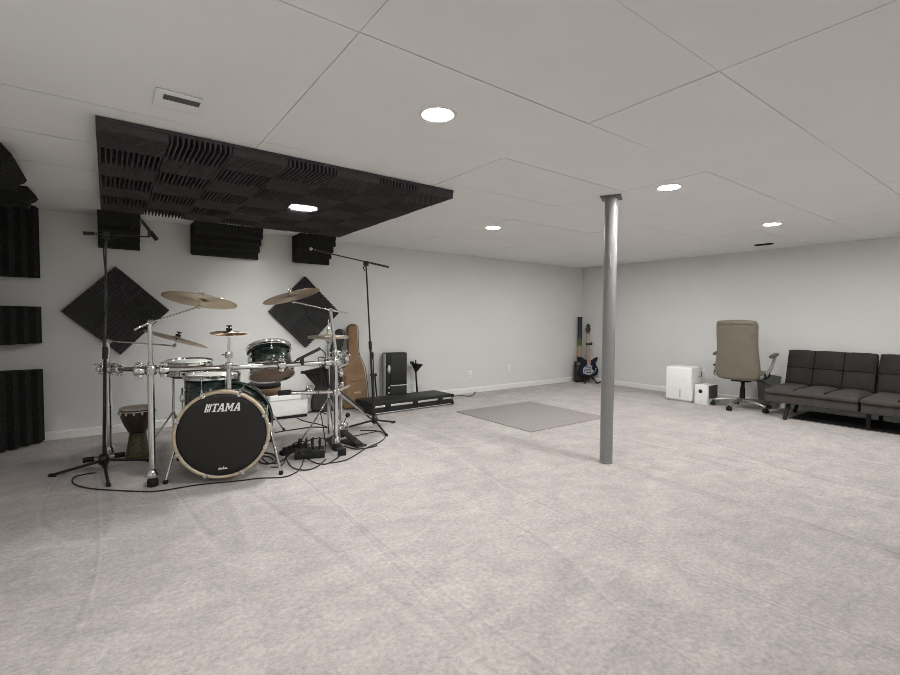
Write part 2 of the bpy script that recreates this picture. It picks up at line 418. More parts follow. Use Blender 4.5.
def diamond(cx, cz, rot, flip, which):
    base = Matrix.Translation((cx, WY-.001, cz)) @ Matrix.Rotation(PI/2, 4, 'X') @ Matrix.Rotation(rot, 4, 'Z')
    for (u, v, nm, al) in ((.5, .5, 'top', 'x'), (-.5, .5, 'left', 'y'), (-.5, -.5, 'bottom', 'x'), (.5, -.5, 'right', 'y')):
        if flip: al = 'y' if al == 'x' else 'x'
        foam_tile(FW if al == 'x' else FWY, base @ Matrix.Translation((u*FT, v*FT, 0)),
                  '%s charcoal foam tile of the %s diamond on the back wall' % (nm, which), 'foam tiles of the wall diamonds')
diamond(.085, 1.195, PI/4+.03, False, 'left')
diamond(1.925, 1.208, PI/4, True, 'right')

def trap_profile(L, n=4, lip=.035, tooth=.042):
    a, b_ = V((L, lip)), V((lip, L)); d = (b_-a)/n; nn = V((d.y, -d.x)).normalized()
    if nn.dot(V((1, 1))) < 0: nn = -nn
    pts = [(0, 0), (L, 0)]
    for k in range(n):
        p0 = a+d*k
        pts += [tuple(p0), tuple(p0+d*.22), tuple(p0+d*.50+nn*tooth), tuple(p0+d*.80+nn*tooth)]
    pts += [tuple(b_), (0, L)]
    return pts
def corner_trap(o, u, v, L, length, label, n=4, lip=.035):
    """o = corner point, u and v the two surfaces' directions away from the corner"""
    u, v = V(u), V(v); w = u.cross(v)
    T = Matrix.Translation(V(o)) @ Matrix((u, v, w)).transposed().to_4x4()
    q = MB().prism(trap_profile(L, n, lip), 0, length, T)
    return tag(q.build('corner_foam', M['foam_corner'], at=o), label, 'acoustic foam', 'black foam wedges in the room corners')
e = .002
for (x0, x1, nm) in ((-.058, .268, 'leftmost, behind the tall microphone stand'), (.717, 1.372, 'the widest, between the other two'), (1.778, 2.200, 'rightmost, beside the boom tip')):
    corner_trap((x1, WY-e, H-e), (0, -1, 0), (0, 0, -1), .30, 0, '') if False else None
    T = Matrix.Translation((x0, WY-e, H-e)) @ Matrix((V((0, -1, 0)), V((0, 0, -1)), V((1, 0, 0)))).transposed().to_4x4()
    q = MB().prism(trap_profile(.30), 0, x1-x0, T)
    tag(q.build('corner_foam', M['foam_corner'], at=(x0, WY, H)), 'black foam wedge under the ceiling on the back wall, %s' % nm, 'acoustic foam', 'black foam wedges along the ceiling edge of the back wall')
for (z0, z1, nm) in ((.012, .66, 'lowest, standing on the carpet'), (.895, 1.222, 'middle and shortest'), (1.478, H-.004, 'topmost, reaching the ceiling')):
    T = Matrix.Translation((LX+e, WY-e-.015, z0)) @ Matrix((V((1, 0, 0)), V((0, -1, 0)), V((0, 0, 1)))).transposed().to_4x4()
    q = MB().prism(trap_profile(.318, 4, .03), 0, z1-z0, T)
    tag(q.build('corner_foam', M['foam_corner'], at=(LX, WY, z0)), 'black foam wedge upright in the left room corner, %s' % nm, 'acoustic foam', 'black foam wedges stacked in the left corner')
for (y0, y1, nm) in ((3.58, 4.19, 'the nearer one at the photo edge'), (4.685, 4.81, 'the farther and shorter one')):
    T = Matrix.Translation((LX+e, y0, H-e)) @ Matrix((V((1, 0, 0)), V((0, 0, -1)), V((0, 1, 0)))).transposed().to_4x4()
    q = MB().prism([(0, 0), (.335, 0), (.385, .062), (.372, .085), (.345, .10), (.335, .150), (.27, .135), (.20, .152), (.12, .135), (0, .152)], 0, y1-y0, T)
    tag(q.build('corner_foam', M['foam_corner'], at=(LX, y0, H)), 'black foam wedge between left wall and ceiling, %s' % nm, 'acoustic foam', 'black foam wedges along the ceiling edge of the left wall')

# ================================================================== SUPPORT POLE, FLOOR MATS
t = thing('support_pole', 'grey round steel support pole from carpet to ceiling', 'pole', (3.199, 2.236, 0))
MB().cyl((0, 0, 0), (0, 0, H-.012), .0495, n=48).build('shaft', M['pole'], t, local=True)
MB().box((0, 0, H-.008), (.15, .15, .012), rz=.5, bevel=.002).build('top_plate', M['vent_dark'], t, local=True)
MB().lathe([(.0495, 0), (.0525, .002), (.0525, .010), (.0495, .013)], n=40, close=True).build('base_ring', M['pole'], t, local=True)
MB().box((-.045, -.03, 1.60), (.014, .016, .11), bevel=.003).build('hook', M['steel'], t, local=True)
o = MB().box((4.055, 3.90, .004), (1.27, 1.25, .008), bevel=.003).build('floor_mat', M['mat_grey'], at=(4.055, 3.9, 0))
tag(o, 'flat square grey mat lying on the carpet left of the pole', 'mat')
t = thing('area_rug', 'dark grey rug lying under the dark taupe sofa', 'rug', (6.75, .9, 0))
MB().box((6.79, .90, .003), (.72, 2.25, .006), bevel=.002).build('pile', M['rug_dark'], t)
MB().box((6.42, .90, .003), (.022, 2.25, .0062)).build('edge_binding', M['rug_edge'], t)

# ================================================================== DRUM KIT
def wing_nut(q, c, ax, s=1.0):
    """turned bolt head with two wings"""
    Fm = TM(c, ax)
    q.lathe([(0, 0), (.009*s, 0), (.009*s, .014*s), (.006*s, .020*s), (0, .020*s)], Fm, n=12)
    for k in (-1, 1): q.sphere((k*.016*s, 0, .020*s), .010*s, 8, (1.1, .35, .8), Fm)
def clamp(name, c, ax, parent, s=1.0, mt=None, ax2=(0, 0, 1)):
    """pipe clamp: two jaws, hinge bolt with wing nut"""
    q = MB(); Fm = TM(c, ax, ax2)
    q.lathe([(.030*s, -.030*s), (.034*s, -.026*s), (.034*s, .026*s), (.030*s, .030*s)], Fm, n=20)
    q.box((.042*s, 0, 0), (.026*s, .022*s, .046*s), Fm, bevel=.003)
    q.box((-.042*s, 0, 0), (.026*s, .018*s, .040*s), Fm, bevel=.003)
    q.cyl(Fm @ V((.046*s, -.026*s, 0)), Fm @ V((.046*s, .034*s, 0)), .0045*s, n=8)
    q.cyl(Fm @ V((-.046*s, -.024*s, 0)), Fm @ V((-.046*s, .028*s, 0)), .004*s, n=8)
    wing_nut(q, Fm @ V((.046*s, .030*s, 0)), Fm.to_3x3() @ V((0, 1, 0)), s)
    return q.build(name, mt or M['chrome'], parent)
PA = V((.226, 3.675, 0)); PB = fl(110, 457.5); PC = fl(336, 450);
PD = fl(341, 437)
rack = thing('drum_rack', 'chrome tube drum rack around the drum kit, carrying toms and cymbals', 'drum rack', PA)
def rack_post(P, ztop, r=.020, zmid=None, upper=.0135, foot=True, top=None):
    q = MB(); zm = zmid or ztop
    q.cyl(P+V((0, 0, .035)), P+V((0, 0, zm)), r, n=20)
    if ztop > zm: q.cyl(P+V((0, 0, zm)), top or P+V((0, 0, ztop)), upper, n=16)
    po = q.build('post', M['chrome'], rack)
    if foot:
        MB().lathe([(.026, 0), (.034, .006), (.034, .04), (.026, .056)], TM(P), n=20).build('rubber_foot', M['rubber'], po)
        MB().lathe([(.024, .056), (.036, .066), (.034, .084), (.026, .10), (.0205, .12)], TM(P), n=20).build('collar', M['chrome'], po)
    return po
A_top = aty(151, 322, PA.y); C_top = aty(330.5, 310, PC.y); B_top = aty(109, 341, PB.y)
zA = aty(151, 370, PA.y).z; zB = aty(109, 369, PB.y).z; zC = aty(334, 362, PC.y).z; zC2 = aty(336, 392, PC.y).z
rack_post(PA, A_top.z, zmid=zA+.05); rack_post(PC, C_top.z, zmid=zC+.08, r=.019, top=C_top); rack_post(PB, B_top.z, r=.019, zmid=zB+.04, upper=.014, foot=False)
rack_post(PD, .50, r=.016)
# front bar, bowed outward, and the left and right wings
a = PA+V((0, 0, zA)); c = PC+V((0, 0, zC)); mid = (a+c)/2
bar_pts = [a+V((-.03, .0, 0)), a, a.lerp(c, .25)+V((0, -.03, -.002)), a.lerp(c, .5)+V((0, -.04, -.004)), a.lerp(c, .75)+V((0, -.03, -.002)), c, c+V((.05, .0, 0))]
MB().tube(bar_pts, .0185, 16, sub=2).build('front_bar', M['chrome'], rack)
bB = PB+V((0, 0, zB)); wl = (a-bB).normalized()
MB().cyl(bB-wl*.30, a, .0185, n=16).build('side_bar', M['chrome'], rack)
c2 = PC+V((0, 0, zC2)); dD = PD+V((0, 0, zC2))
MB().cyl(c2, dD, .0175, n=16).build('side_bar', M['chrome'], rack)
cl = aty(281, 393, 3.80)
MB().cyl(c2+V((.03, 0, 0)), cl, .0165, n=16).build('lower_bar', M['chrome'], rack)
MB().cyl(cl+V((.075, 0, 0)), cl-V((.02, 0, 0)), .021, n=16).build('end_cap', M['rubber'], rack)
clamp('clamp', aty(309, 391.5, 3.82), (1, 0, 0), rack, .9)
# T foot of the rear post
ta, tb = fl(86, 460, .02), fl(122, 454.5, .02)
q = MB().cyl(ta, tb, .017, n=14); q.build('foot_tube', M['chrome'], rack)
for p0, d in ((ta, (ta-tb).normalized()), (tb, (tb-ta).normalized())):
    MB().cyl(p0-d*.05, p0+d*.02, .0195, n=14).build('rubber_foot', M['rubber'], rack)
MB().lathe([(.022, .015), (.034, .03), (.034, .075), (.022, .10)], TM(PB), n=18).build('collar', M['chrome'], rack)
# clamps
for (P, z, axs, s) in ((PA, zA, (0, 0, 1), 1.05), (PB, zB, (0, 0, 1), 1), (PC, zC, (0, 0, 1), 1.05), (PC, zC2, (0, 0, 1), 1), (PC, zC+.075, (0, 0, 1), .8), (PD, zC2, (0, 0, 1), .8)):
    clamp('clamp', P+V((0, 0, z)), axs, rack, s)
for f_, s in ((.055, .95), (.94, .95), (-.05, .95)):
    clamp('clamp', a+(c-a)*f_+V((0, -.012, 0)), (c-a), rack, s)
for f_ in (.09, .30): clamp('clamp', a+(bB-a)*(1-f_), (a-bB), rack, .9)
clamp('clamp', bB-wl*.22, wl, rack, .85)
for k, (dx, dy, dz) in enumerate(((.055, .05, .05), (.09, .12, -.03), (.07, .06, -.10), (.13, .08, .02))):
    clamp('clamp', c+V((dx, dy, dz)), (.4, 1, .3*(k-1)), rack, .72)
for (p0, p1) in ((c+V((.02, 0, .03)), c+V((.17, .16, .08))), (c+V((.02, 0, -.05)), c+V((.16, .10, -.03))), (c2, c2+V((.17, .10, .03)))): MB().cyl(p0, p1, .010, n=10).build('clamp_arm', M['chrome'], rack)

# stabiliser running down to the right
e0 = PC+V((.03, .02, zC2-.01)); e1 = fl(372, 420, .06)
q = MB().cyl(e0, e1, .010, n=12); q.build('brace_tube', M['chrome'], rack)
MB().cyl(e0+V((0, .006, .021)), e0.lerp(e1, .7)+V((0, .006, .021)), .013, n=12).build('brace_sleeve', M['black'], rack)
def boom(p_tip, p_post, p_end, ptilt, r=.0075):
    q = MB().cyl(p_tip, p_post, r*.95, n=10).cyl(p_post, p_end, r*.8, n=10)
    bo = q.build('boom_arm', M['chrome'], rack)
    q = MB().sphere(p_post, .020, 12); q.cyl(p_post-V((.0, .03, 0)), p_post+V((0, .03, 0)), .012, n=12); wing_nut(q, p_post+V((0, -.03, 0)), (0, -1, 0), .9)
    q.build('tilter', M['chrome'], bo)
    q = MB().sphere(p_end, .015, 10); q.cyl(p_end, p_end+V(ptilt)*.05, .006, n=8); wing_nut(q, p_end+V((0, -.012, 0)), (0, -1, 0), .7)
    q.build('cymbal_tilter', M['chrome'], bo)
n1 = V((.178, .15, 1)).normalized(); n2 = V((-.226, .21, 1)).normalized(); n3 = V((.34, .09, 1)).normalized()
c1 = aty(200.5, 299.5, 3.80); c2y = aty(291.5, 295.5, 3.95); c3 = aty(177, 338.5, 4.20)
boom(aty(134, 330, PA.y+.0), A_top, c1-n1*.055, n1)
boom(aty(348, 313.5, PC.y), C_top, c2y-n2*.055, n2)
boom(aty(99, 341, PB.y), B_top, c3-n3*.06, n3)

def cymbal(c_, n_, r, label, mt, bell=.055, bow=.10, rod=.05, name='cymbal'):
    Rm = frame(n_); t = thing(name, label, 'cymbal', c_, Rm=Rm, group='cymbals of the drum kit')
    def zc(x):      # height below the bell shoulder
        if x < bell: return .018*(math.cos(PI*.5*x/bell))+.0
        return -bow*(r-bell)*((x-bell)/(r-bell))**1.35*.55
    xs = [.006]+[bell*k/5 for k in range(1, 6)]+[bell+(r-bell)*k/10 for k in range(1, 11)]
    top = [(x, zc(x)+.0012) for x in xs]; bot = [(x, zc(x)-.0012) for x in reversed(xs)]
    MB().lathe(top+bot, n=64, close=True).build('plate', mt, t, local=True)
    MB().lathe([(.004, .020), (.019, .020), (.019, .034), (.004, .034)], n=16, close=True).build('felt', M['felt'], t, local=True)
    q = MB().cyl((0, 0, -rod), (0, 0, .056), .0045, n=8); wing_nut(q, (0, 0, .036), (0, 0, 1), .7); q.build('wing_nut', M['chrome'] if name != 'dark' else M['black'], t, local=True)
    return t
cymbal(c1, n1, .246, 'upper left golden crash cymbal tilted down to the right', M['brass'])
cymbal(c2y, n2, .236, 'upper right brown crash cymbal tilted up to the right', M['brass_dark'])
k = cymbal(c3, n3, .228, 'lower left brown cymbal seen nearly edge-on', M['brass_dark'], bell=.065)
for ch in k.children:
    if ch.name.startswith('wing_nut'): ch.data.materials[0] = M['felt']

# ---- bass drum
a17 = math.radians(17); nb = V((-math.sin(a17), -math.cos(a17), 0)); PF = V((.626, 3.498, .331))
bd = thing('bass_drum', 'big green sparkle bass drum with black front head and maple hoop', 'bass drum', (PF.x, PF.y, 0))
TB = TM(PF, nb, (1, 0, 0)); RB = .285; DEP = .46
xb = TB.to_3x3() @ V((1, 0, 0)); yb = TB.to_3x3() @ V((0, 1, 0))
if yb.z < 0: TB = TM(PF, nb, (-1, 0, 0)); xb = TB.to_3x3() @ V((1, 0, 0)); yb = TB.to_3x3() @ V((0, 1, 0))
MB().lathe([(RB-.006, -.02), (RB, -.02), (RB, -DEP+.02), (RB-.006, -DEP+.02)], TB, n=72, close=True).build('shell', M['sparkle'], bd)
MB().lathe([(.287, -.045), (.303, -.045), (.306, -.040), (.306, .006), (.303, .012), (.290, .012), (.287, .006)], TB, n=72, close=True).build('front_hoop', M['maple'], bd)
MB().lathe([(.287, -DEP-.012), (.316, -DEP-.012), (.316, -DEP+.04), (.287, -DEP+.04)], TB, n=72, close=True).build('rear_hoop', M['sparkle'], bd)
fh = MB().lathe([(0, .0015), (.25, .0015), (.276, .001), (.2868, -.004), (.2868, -.008), (0, -.006)], TB, n=72).build('front_head', M['head_black'], bd)
MB().lathe([(0, -DEP+.004), (.2868, -DEP+.008), (.2868, -DEP+.012), (0, -DEP+.010)], TB, n=48).build('rear_head', M['head_white'], bd)
MB().torus(.2875, .0035, TB @ Matrix.Translation((0, 0, .004)), n=72, m_=6).build('head_collar', M['steel'], bd)
for k in range(8):
    an = PI/8+k*PI/4+.02
    d = TB.to_3x3() @ V((math.cos(an), math.sin(an), 0)); base = PF+d*.307
    cf = frame(nb, d); T_ = Matrix.Translation(base) @ cf.to_4x4()
    q = MB().box((0, 0, -.015), (.012, .026, .062), T_, bevel=.004); q.box((-.012, 0, .016), (.032, .022, .008), T_, bevel=.003)
    q.cyl(T_ @ V((.010, 0, -.05)), T_ @ V((.010, 0, .024)), .005, n=8); q.build('claw', M['chrome'], bd)
    T2_ = Matrix.Translation(PF+d*RB) @ cf.to_4x4()
    q = MB().cyl(T2_ @ V((.016, 0, -.13)), T2_ @ V((.016, 0, -.33)), .009, n=10).cyl(T2_ @ V((0, 0, -.15)), T2_ @ V((.016, 0, -.15)), .012, n=10).cyl(T2_ @ V((0, 0, -.31)), T2_ @ V((.016, 0, -.31)), .012, n=10)
    q.cyl(T2_ @ V((.022, 0, -.01)), T2_ @ V((.018, 0, -.13)), .0035, n=6).build('lug', M['chrome'], bd)
for s, px_, px2 in ((-1, (176, 444), (165.5, 484)), (1, (272, 432), (281, 474.5))):
    foot = fl(*px2); hip = PF - nb*.16 + xb*(s*(1 if xb.x > 0 else -1))*.30 + V((0, 0, -.04))
    hip = hip if s < 0 else PF-nb*.16+(xb if xb.x > 0 else -xb)*.295+V((0, 0, .0))
    q = MB().cyl(hip, foot+V((0, 0, .02)), .0085, n=12); sp = q.build('spur', M['chrome'], bd)
    MB().lathe([(.012, 0), (.016, .004), (.016, .022), (.010, .030)], TM(foot), n=14).build('rubber_foot', M['rubber'], sp)
    q = MB().box(tuple(hip), (.03, .05, .06), bevel=.006); q.build('spur_bracket', M['chrome'], bd)
# printed name on the head: bars, then four slanted slab letters
def text_mesh(txt, size, shear, T, ext=.0004, off=.0, sp=1.0):
    cu = bpy.data.curves.new('txt', 'FONT'); cu.body = txt; cu.size = size; cu.shear = shear; cu.extrude = ext; cu.offset = off; cu.space_character = sp
    ob = bpy.data.objects.new('txt', cu); COL.objects.link(ob)
    dg = bpy.context.evaluated_depsgraph_get(); me = bpy.data.meshes.new_from_object(ob.evaluated_get(dg))
    q = MB(); q.b.from_mesh(me); bpy.data.objects.remove(ob); bpy.data.curves.remove(cu); bpy.data.meshes.remove(me)
    q.b.transform(T); return q
W_ = .004
def sl(poly): return [(x+.24*y, y) for x, y in poly]
LT = {'T': [[(0, 1), (.86, 1), (.86, .74), (.78, .74), (.72, .86), (.54, .86), (.54, .13), (.66, .13), (.66, 0), (.20, 0), (.20, .13), (.32, .13), (.32, .86), (.14, .86), (.08, .74), (0, .74)]],
      'A': [[(-.02, 0), (-.02, .13), (.06, .13), (.34, 1), (.62, 1), (.88, .13), (.96, .13), (.96, 0), (.56, 0), (.56, .13), (.64, .13), (.60, .26), (.30, .26), (.26, .13), (.34, .13), (.34, 0)]],
      'M': [[(0, 0), (0, .13), (.08, .13), (.08, .87), (0, .87), (0, 1), (.34, 1), (.56, .50), (.78, 1), (1.12, 1), (1.12, .87), (1.04, .87), (1.04, .13), (1.12, .13), (1.12, 0), (.74, 0), (.74, .13), (.82, .13), (.82, .66), (.60, .18), (.52, .18), (.27, .66), (.27, .13), (.36, .13), (.36, 0)]]}
HOLE = {'A': [(.35, .40), (.56, .40), (.475, .80)]}
h = aty(222, 404, 3.47).z - aty(222, 412.2, 3.47).z; zt = aty(222, 412.2, 3.47).z
xsg = 1 if xb.x > 0 else -1
def onhead(u, v): return PF + xb*xsg*u + V((0, 0, v)) + nb*.0035
def fill(polys, q):
    for poly in polys:
        vs = [q.b.verts.new(p) for p in poly]; es = [q.b.edges.new((vs[i], vs[(i+1) % len(vs)])) for i in range(len(vs))]
def letter(name, outline, hole, u0, sx, sh=.34):
    q = MB(); v0 = zt-PF.z
    loops = [outline]+([hole] if hole else [])
    eds = []
    for lp in loops:
        vs = [q.b.verts.new(onhead(u0+(x+sh*y)*sx*h, v0+y*h)) for x, y in lp]
        eds += [q.b.edges.new((vs[i], vs[(i+1) % len(vs)])) for i in range(len(vs))]
    bmesh.ops.triangle_fill(q.b, use_beauty=True, use_dissolve=False, edges=eds)
    r = bmesh.ops.extrude_face_region(q.b, geom=q.b.faces[:])
    for v in r['geom']:
        if isinstance(v, bmesh.types.BMVert): v.co -= nb*.0012
    return q.build('logo_letter', M['logo'], fh)
width = (aty(241.5, 405, 3.47)-aty(202.5, 405, 3.47)).length*1.05
u = -.098; sc = width/ (5.55*h) if h else 1
ux = -width*.5+.017
for poly in ([(0, 0), (0, .0), (.22, 0), (.22, 1), (0, 1)], [(.30, .50), (.50, .50), (.50, 1), (.30, 1)], [(.30, 0), (.50, 0), (.50, .40), (.30, .40)], [(.58, 0), (.74, 0), (.74, 1), (.58, 1)]):
    pl = [p for i, p in enumerate(poly) if p != poly[i-1]]
    letter('bar', pl, None, ux, sc)
ux += .84*sc*h
for chh, adv in (('T', .84), ('A', 1.0), ('M', 1.20), ('A', 1.0)):
    letter(chh, LT[chh][0], HOLE.get(chh), ux, sc); ux += adv*sc*h
q = MB()      # small script mark at the foot of the head
for (x0, x1, y0, y1) in ((-.030, .028, -.242, -.236), (-.026, -.014, -.236, -.229), (-.011, -.003, -.236, -.231), (0, .008, -.236, -.223), (.010, .016, -.236, -.231), (.018, .024, -.236, -.230)):
    q._add([onhead(x0, y0), onhead(x1, y0), onhead(x1, y1), onhead(x0, y1)], [(0, 1, 2, 3)])
q.build('maker_mark', M['logo'], fh)
# cymbal post rising from the bass drum
pp = PF - nb*.06; pp.z = PF.z+RB; 
sp_c = aty(229, 333, pp.y+.02)
pp.x, pp.y = sp_c.x-.004, sp_c.y
MB().cyl((pp.x, pp.y, PF.z+.262), (pp.x, pp.y, .80), .0165, n=16).cyl((pp.x, pp.y, .80), (sp_c.x, sp_c.y, sp_c.z-.03), .009, n=12).build('cymbal_post', M['chrome'], bd)
MB().lathe([(.034, 0), (.034, .02), (.022, .034)], TM((pp.x, pp.y, PF.z+RB-.02)), n=18).build('post_base', M['black'], bd)
for z in (.80, .875): clamp('post_collar', (pp.x, pp.y, z), (0, 0, 1), bd, .72)
k = cymbal(sp_c, V((0, -.12, 1)), .122, 'small splash cymbal on the post above the bass drum', M['brass_dark'], bell=.04, rod=.02, bow=.06)
for ch in k.children:
    if ch.name.startswith('wing_nut'): ch.data.materials[0] = M['felt']

# ---- generic drum
def drum(name, label, cat, c_, n_, r, depth, head_top, head_bot, legs=None, lugs=8, hoop='chrome', spec=None):
    Rm = frame(n_); t = thing(name, label, cat, c_, Rm=Rm)
    MB().lathe([(r-.005, -depth/2), (r, -depth/2), (r, depth/2), (r-.005, depth/2)], n=56, close=True).build('shell', M['sparkle'], t, local=True)
    for s, nm in ((1, 'top_hoop'), (-1, 'bottom_hoop')):
        z0 = s*depth/2
        MB().lathe([(r+.003, z0-s*.024), (r+.013, z0-s*.024), (r+.010, z0-s*.016), (r+.008, z0+s*.006), (r+.016, z0+s*.012), (r+.012, z0+s*.016), (r+.003, z0+s*.012)], n=56, close=True).build(nm, M['chrome'], t, local=True)
    MB().lathe([(0, depth/2+.004), (r-.01, depth/2+.004), (r+.002, depth/2), (0, depth/2-.0005)], n=48).build('top_head', head_top, t, local=True)
    MB().lathe([(0, -depth/2-.004), (r-.01, -depth/2-.004), (r+.002, -depth/2), (0, -depth/2+.0005)], n=48).build('bottom_head', head_bot, t, local=True)
    for k in range(lugs):
        an = 2*PI*(k+.35)/lugs; T_ = Matrix.Rotation(an, 4, 'Z')
        for s in (1, -1):
            q = MB(); q.sphere((r+.008, 0, s*depth*.22), .014, 10, (.8, .8, 1.2), T_)
            q.cyl(T_ @ V((r+.012, 0, s*depth*.22)), T_ @ V((r+.012, 0, s*(depth/2+.012))), .0035, n=6)
            q.box((r+.012, 0, s*(depth/2+.004)), (.012, .012, .022), T_, bevel=.003)
            q.build('lug', M['chrome'], t, local=True)
    return t
ftc = V((.665, 4.10, .50))
ft = drum('floor_tom', 'dark green sparkle floor tom behind the left of the bass drum', 'drum', ftc, (0, 0, 1), .198, .36, M['head_white'], M['head_white'])
for an in (2.7, 4.85, .7):
    b0 = V((math.cos(an)*.222, math.sin(an)*.222, 0))
    lg = MB().tube([b0+V((0, 0, .08)), b0+V((0, 0, -.20)), b0*1.1+V((0, 0, -.33)), b0*1.16+V((0, 0, -.48))], .006, 8).build('leg', M['chrome'], ft, local=True)
    MB().lathe([(.012, -.02), (.013, 0), (.010, .02)], TM(b0*1.16+V((0, 0, -.478))), n=10).build('rubber_foot', M['rubber'], lg, local=True)
    MB().box(tuple(b0*.97), (.035, .035, .06), rz=an, bevel=.006).build('leg_bracket', M['chrome'], ft, local=True)
sn = drum('snare_drum', 'shallow snare drum with white head just above the floor tom', 'drum', (.545, 4.46, .722), (-.02, -.05, 1), .174, .078, M['head_white'], M['head_white'])
ss = thing('snare_stand', 'chrome stand holding the white-headed snare above the floor tom', 'drum stand', (.44, 4.56, 0))
MB().cyl((.44, 4.56, .15), (.44, 4.56, .62), .011, n=12).build('pole', M['chrome'], ss)
for k in range(3):
    an = .9+k*2*PI/3; d = V((math.cos(an), math.sin(an), 0)); P = V((.44, 4.56, 0))
    lg = MB().tube([P+V((0, 0, .34)), P+d*.12+V((0, 0, .15)), P+d*.235+V((0, 0, .014))], .0075, 8).build('leg', M['chrome'], ss)
    MB().sphere(P+d*.235+V((0, 0, .014)), .014, 10).build('rubber_foot', M['rubber'], lg)
    Q = V((.545, 4.46, .662)); MB().tube([P+V((0, 0, .62)), Q+d*.10+V((0, 0, -.03)), Q+d*.196+V((0, 0, .0)), Q+d*.196+V((0, 0, .03))], .006, 8).build('basket_arm', M['black'], ss)
# rack tom tilted away
ut = V((.26*.47-.10, .966*.47, .88)).normalized(); tc = aty(270.5, 361.5, 4.08)
drum('rack_tom', 'tilted green sparkle tom with amber underside, on the chrome front bar', 'drum', tc, ut, .168, .235, M['head_white'], M['head_amber'], lugs=6)
q = MB(); bb = c.lerp(a, .36)+V((0, -.05, 0)); q.tube([bb+V((0, .01, .02)), bb+V((-.06, .05, .03)), tc+V((-.17, -.08, .0))], .010, 10); q.box(tuple(tc+V((-.178, -.06, 0))), (.03, .05, .09), bevel=.006)
q.build('tom_mount', M['chrome'], rack)
clamp('clamp', bb, (1, 0, 0), rack, .95)

# ---- hi-hat
hc = aty(328.5, 337, 4.06)
hs = thing('hi_hat_stand', 'chrome hi-hat stand behind the right rack post', 'hi-hat stand', (hc.x, hc.y, 0))
MB().cyl((hc.x, hc.y, .08), (hc.x, hc.y, hc.z-.05), .012, n=14).build('pole', M['chrome'], hs)
MB().cyl((hc.x, hc.y, .5), (hc.x, hc.y, hc.z+.16), .0035, n=8).build('rod', M['chrome'], hs)
MB().lathe([(.010, -.06), (.024, -.045), (.03, -.03), (.010, -.03)], TM(hc), n=16).build('cup', M['chrome'], hs)
for k in range(3):
    an = .4+k*2*PI/3; d = V((math.cos(an), math.sin(an), 0)); P = V((hc.x, hc.y, 0))
    lg = MB().tube([P+V((0, 0, .42)), P+d*.13+V((0, 0, .2)), P+d*.26+V((0, 0, .014))], .0075, 8).build('leg', M['chrome'], hs)
    MB().sphere(P+d*.26+V((0, 0, .014)), .014, 10).build('rubber_foot', M['rubber'], lg)
q = MB().box((hc.x-.02, hc.y-.17, .035), (.085, .26, .012), bevel=.004, R=Matrix.Rotation(.12, 3, 'X')); q.box((hc.x-.02, hc.y-.29, .012), (.09, .05, .02), bevel=.004); q.build('pedal', M['black'], hs)
for s, lb in ((1, 'upper pale hi-hat cymbal beside the right rack post'), (-1, 'lower pale hi-hat cymbal, under the other on the hi-hat stand')):
    t = thing('hi_hat_cymbal', lb, 'cymbal', (hc.x, hc.y, hc.z+s*.008), Rm=frame((0.0, 0, s)), group='hi-hat pair')
    xs = [.006, .02, .035, .045, .06, .10, .14, .182]; zz = [.026, .024, .018, .012, .009, .006, .003, 0]
    MB().lathe([(x, z_*1.25+.0012) for x, z_ in zip(xs, zz)]+[(x, z_*1.25-.0012) for x, z_ in zip(reversed(xs), reversed(zz))], n=56, close=True).build('plate', M['brass_pale'], t, local=True)
    if s > 0: MB().lathe([(.004, .034), (.016, .034), (.016, .07), (.009, .085), (.004, .085)], n=14, close=True).build('clutch', M['chrome'], t, local=True)

# ---- stick bag, throne, djembe
sb = thing('stick_bag', 'black ridged drumstick bag hanging at the right of the chrome rack', 'stick bag', aty(316, 385, 4.0))
bag_t = [aty(x, y, 3.93) for x, y in ((303, 372), (328, 366), (330, 388), (322, 393), (312, 382))]
q = MB()
pts = [p for p in bag_t]+[p+V((.01, .05, 0)) for p in bag_t]
q._add(pts, [(0, 1, 2, 3, 4), (9, 8, 7, 6, 5)]+[(k, (k+1) % 5, 5+(k+1) % 5, 5+k) for k in range(5)]); q.build('pouch', M['gig_dark'], sb)
for k in range(5):
    p0 = bag_t[0].lerp(bag_t[1], .15+.18*k)+V((0, -.006, 0)); p1 = bag_t[4].lerp(bag_t[2], .1+.2*k)+V((0, -.006, 0))
    MB().cyl(p0, p1, .007, n=8).build('rib', M['black'], sb)
MB().cyl(aty(301, 372.5, 3.92), aty(322, 372, 3.92), .012, n=10).build('top_roll', M['black'], sb)
MB().tube([bag_t[1], aty(333, 362, 3.90), aty(333, 359, 3.88)], .006, 6).build('strap', M['black'], sb)
tp = aty(264, 390, 4.62)
th = thing('drum_throne', 'round drum throne with black top and tan side behind the kit', 'stool', (tp.x, tp.y, 0))
zt_ = aty(264, 382.5, 4.62).z
MB().lathe([(0, .0), (.14, .0), (.15, -.008), (.153, -.025), (.15, -.042), (0, -.042)], TM((tp.x, tp.y, zt_)), n=40).build('seat', M['rubber'], th)
MB().lathe([(.148, -.042), (.152, -.05), (.150, -.10), (.13, -.115), (0, -.115)], TM((tp.x, tp.y, zt_)), n=40).build('seat_cushion', M['gig_tan'], th)
MB().cyl((tp.x, tp.y, .13), (tp.x, tp.y, zt_-.11), .015, n=14).build('pole', M['chrome'], th)
for k in range(3):
    an = .5+k*2*PI/3; d = V((math.cos(an), math.sin(an), 0)); P = V((tp.x, tp.y, 0))
    lg = MB().tube([P+V((0, 0, .32)), P+d*.12+V((0, 0, .17)), P+d*.25+V((0, 0, .014))], .009, 8).build('leg', M['chrome'], th)
    MB().sphere(P+d*.25+V((0, 0, .015)), .015, 10).build('rubber_foot', M['rubber'], lg)
dj = fl(138.5, 459); dj = V((dj.x, dj.y+.06, 0))
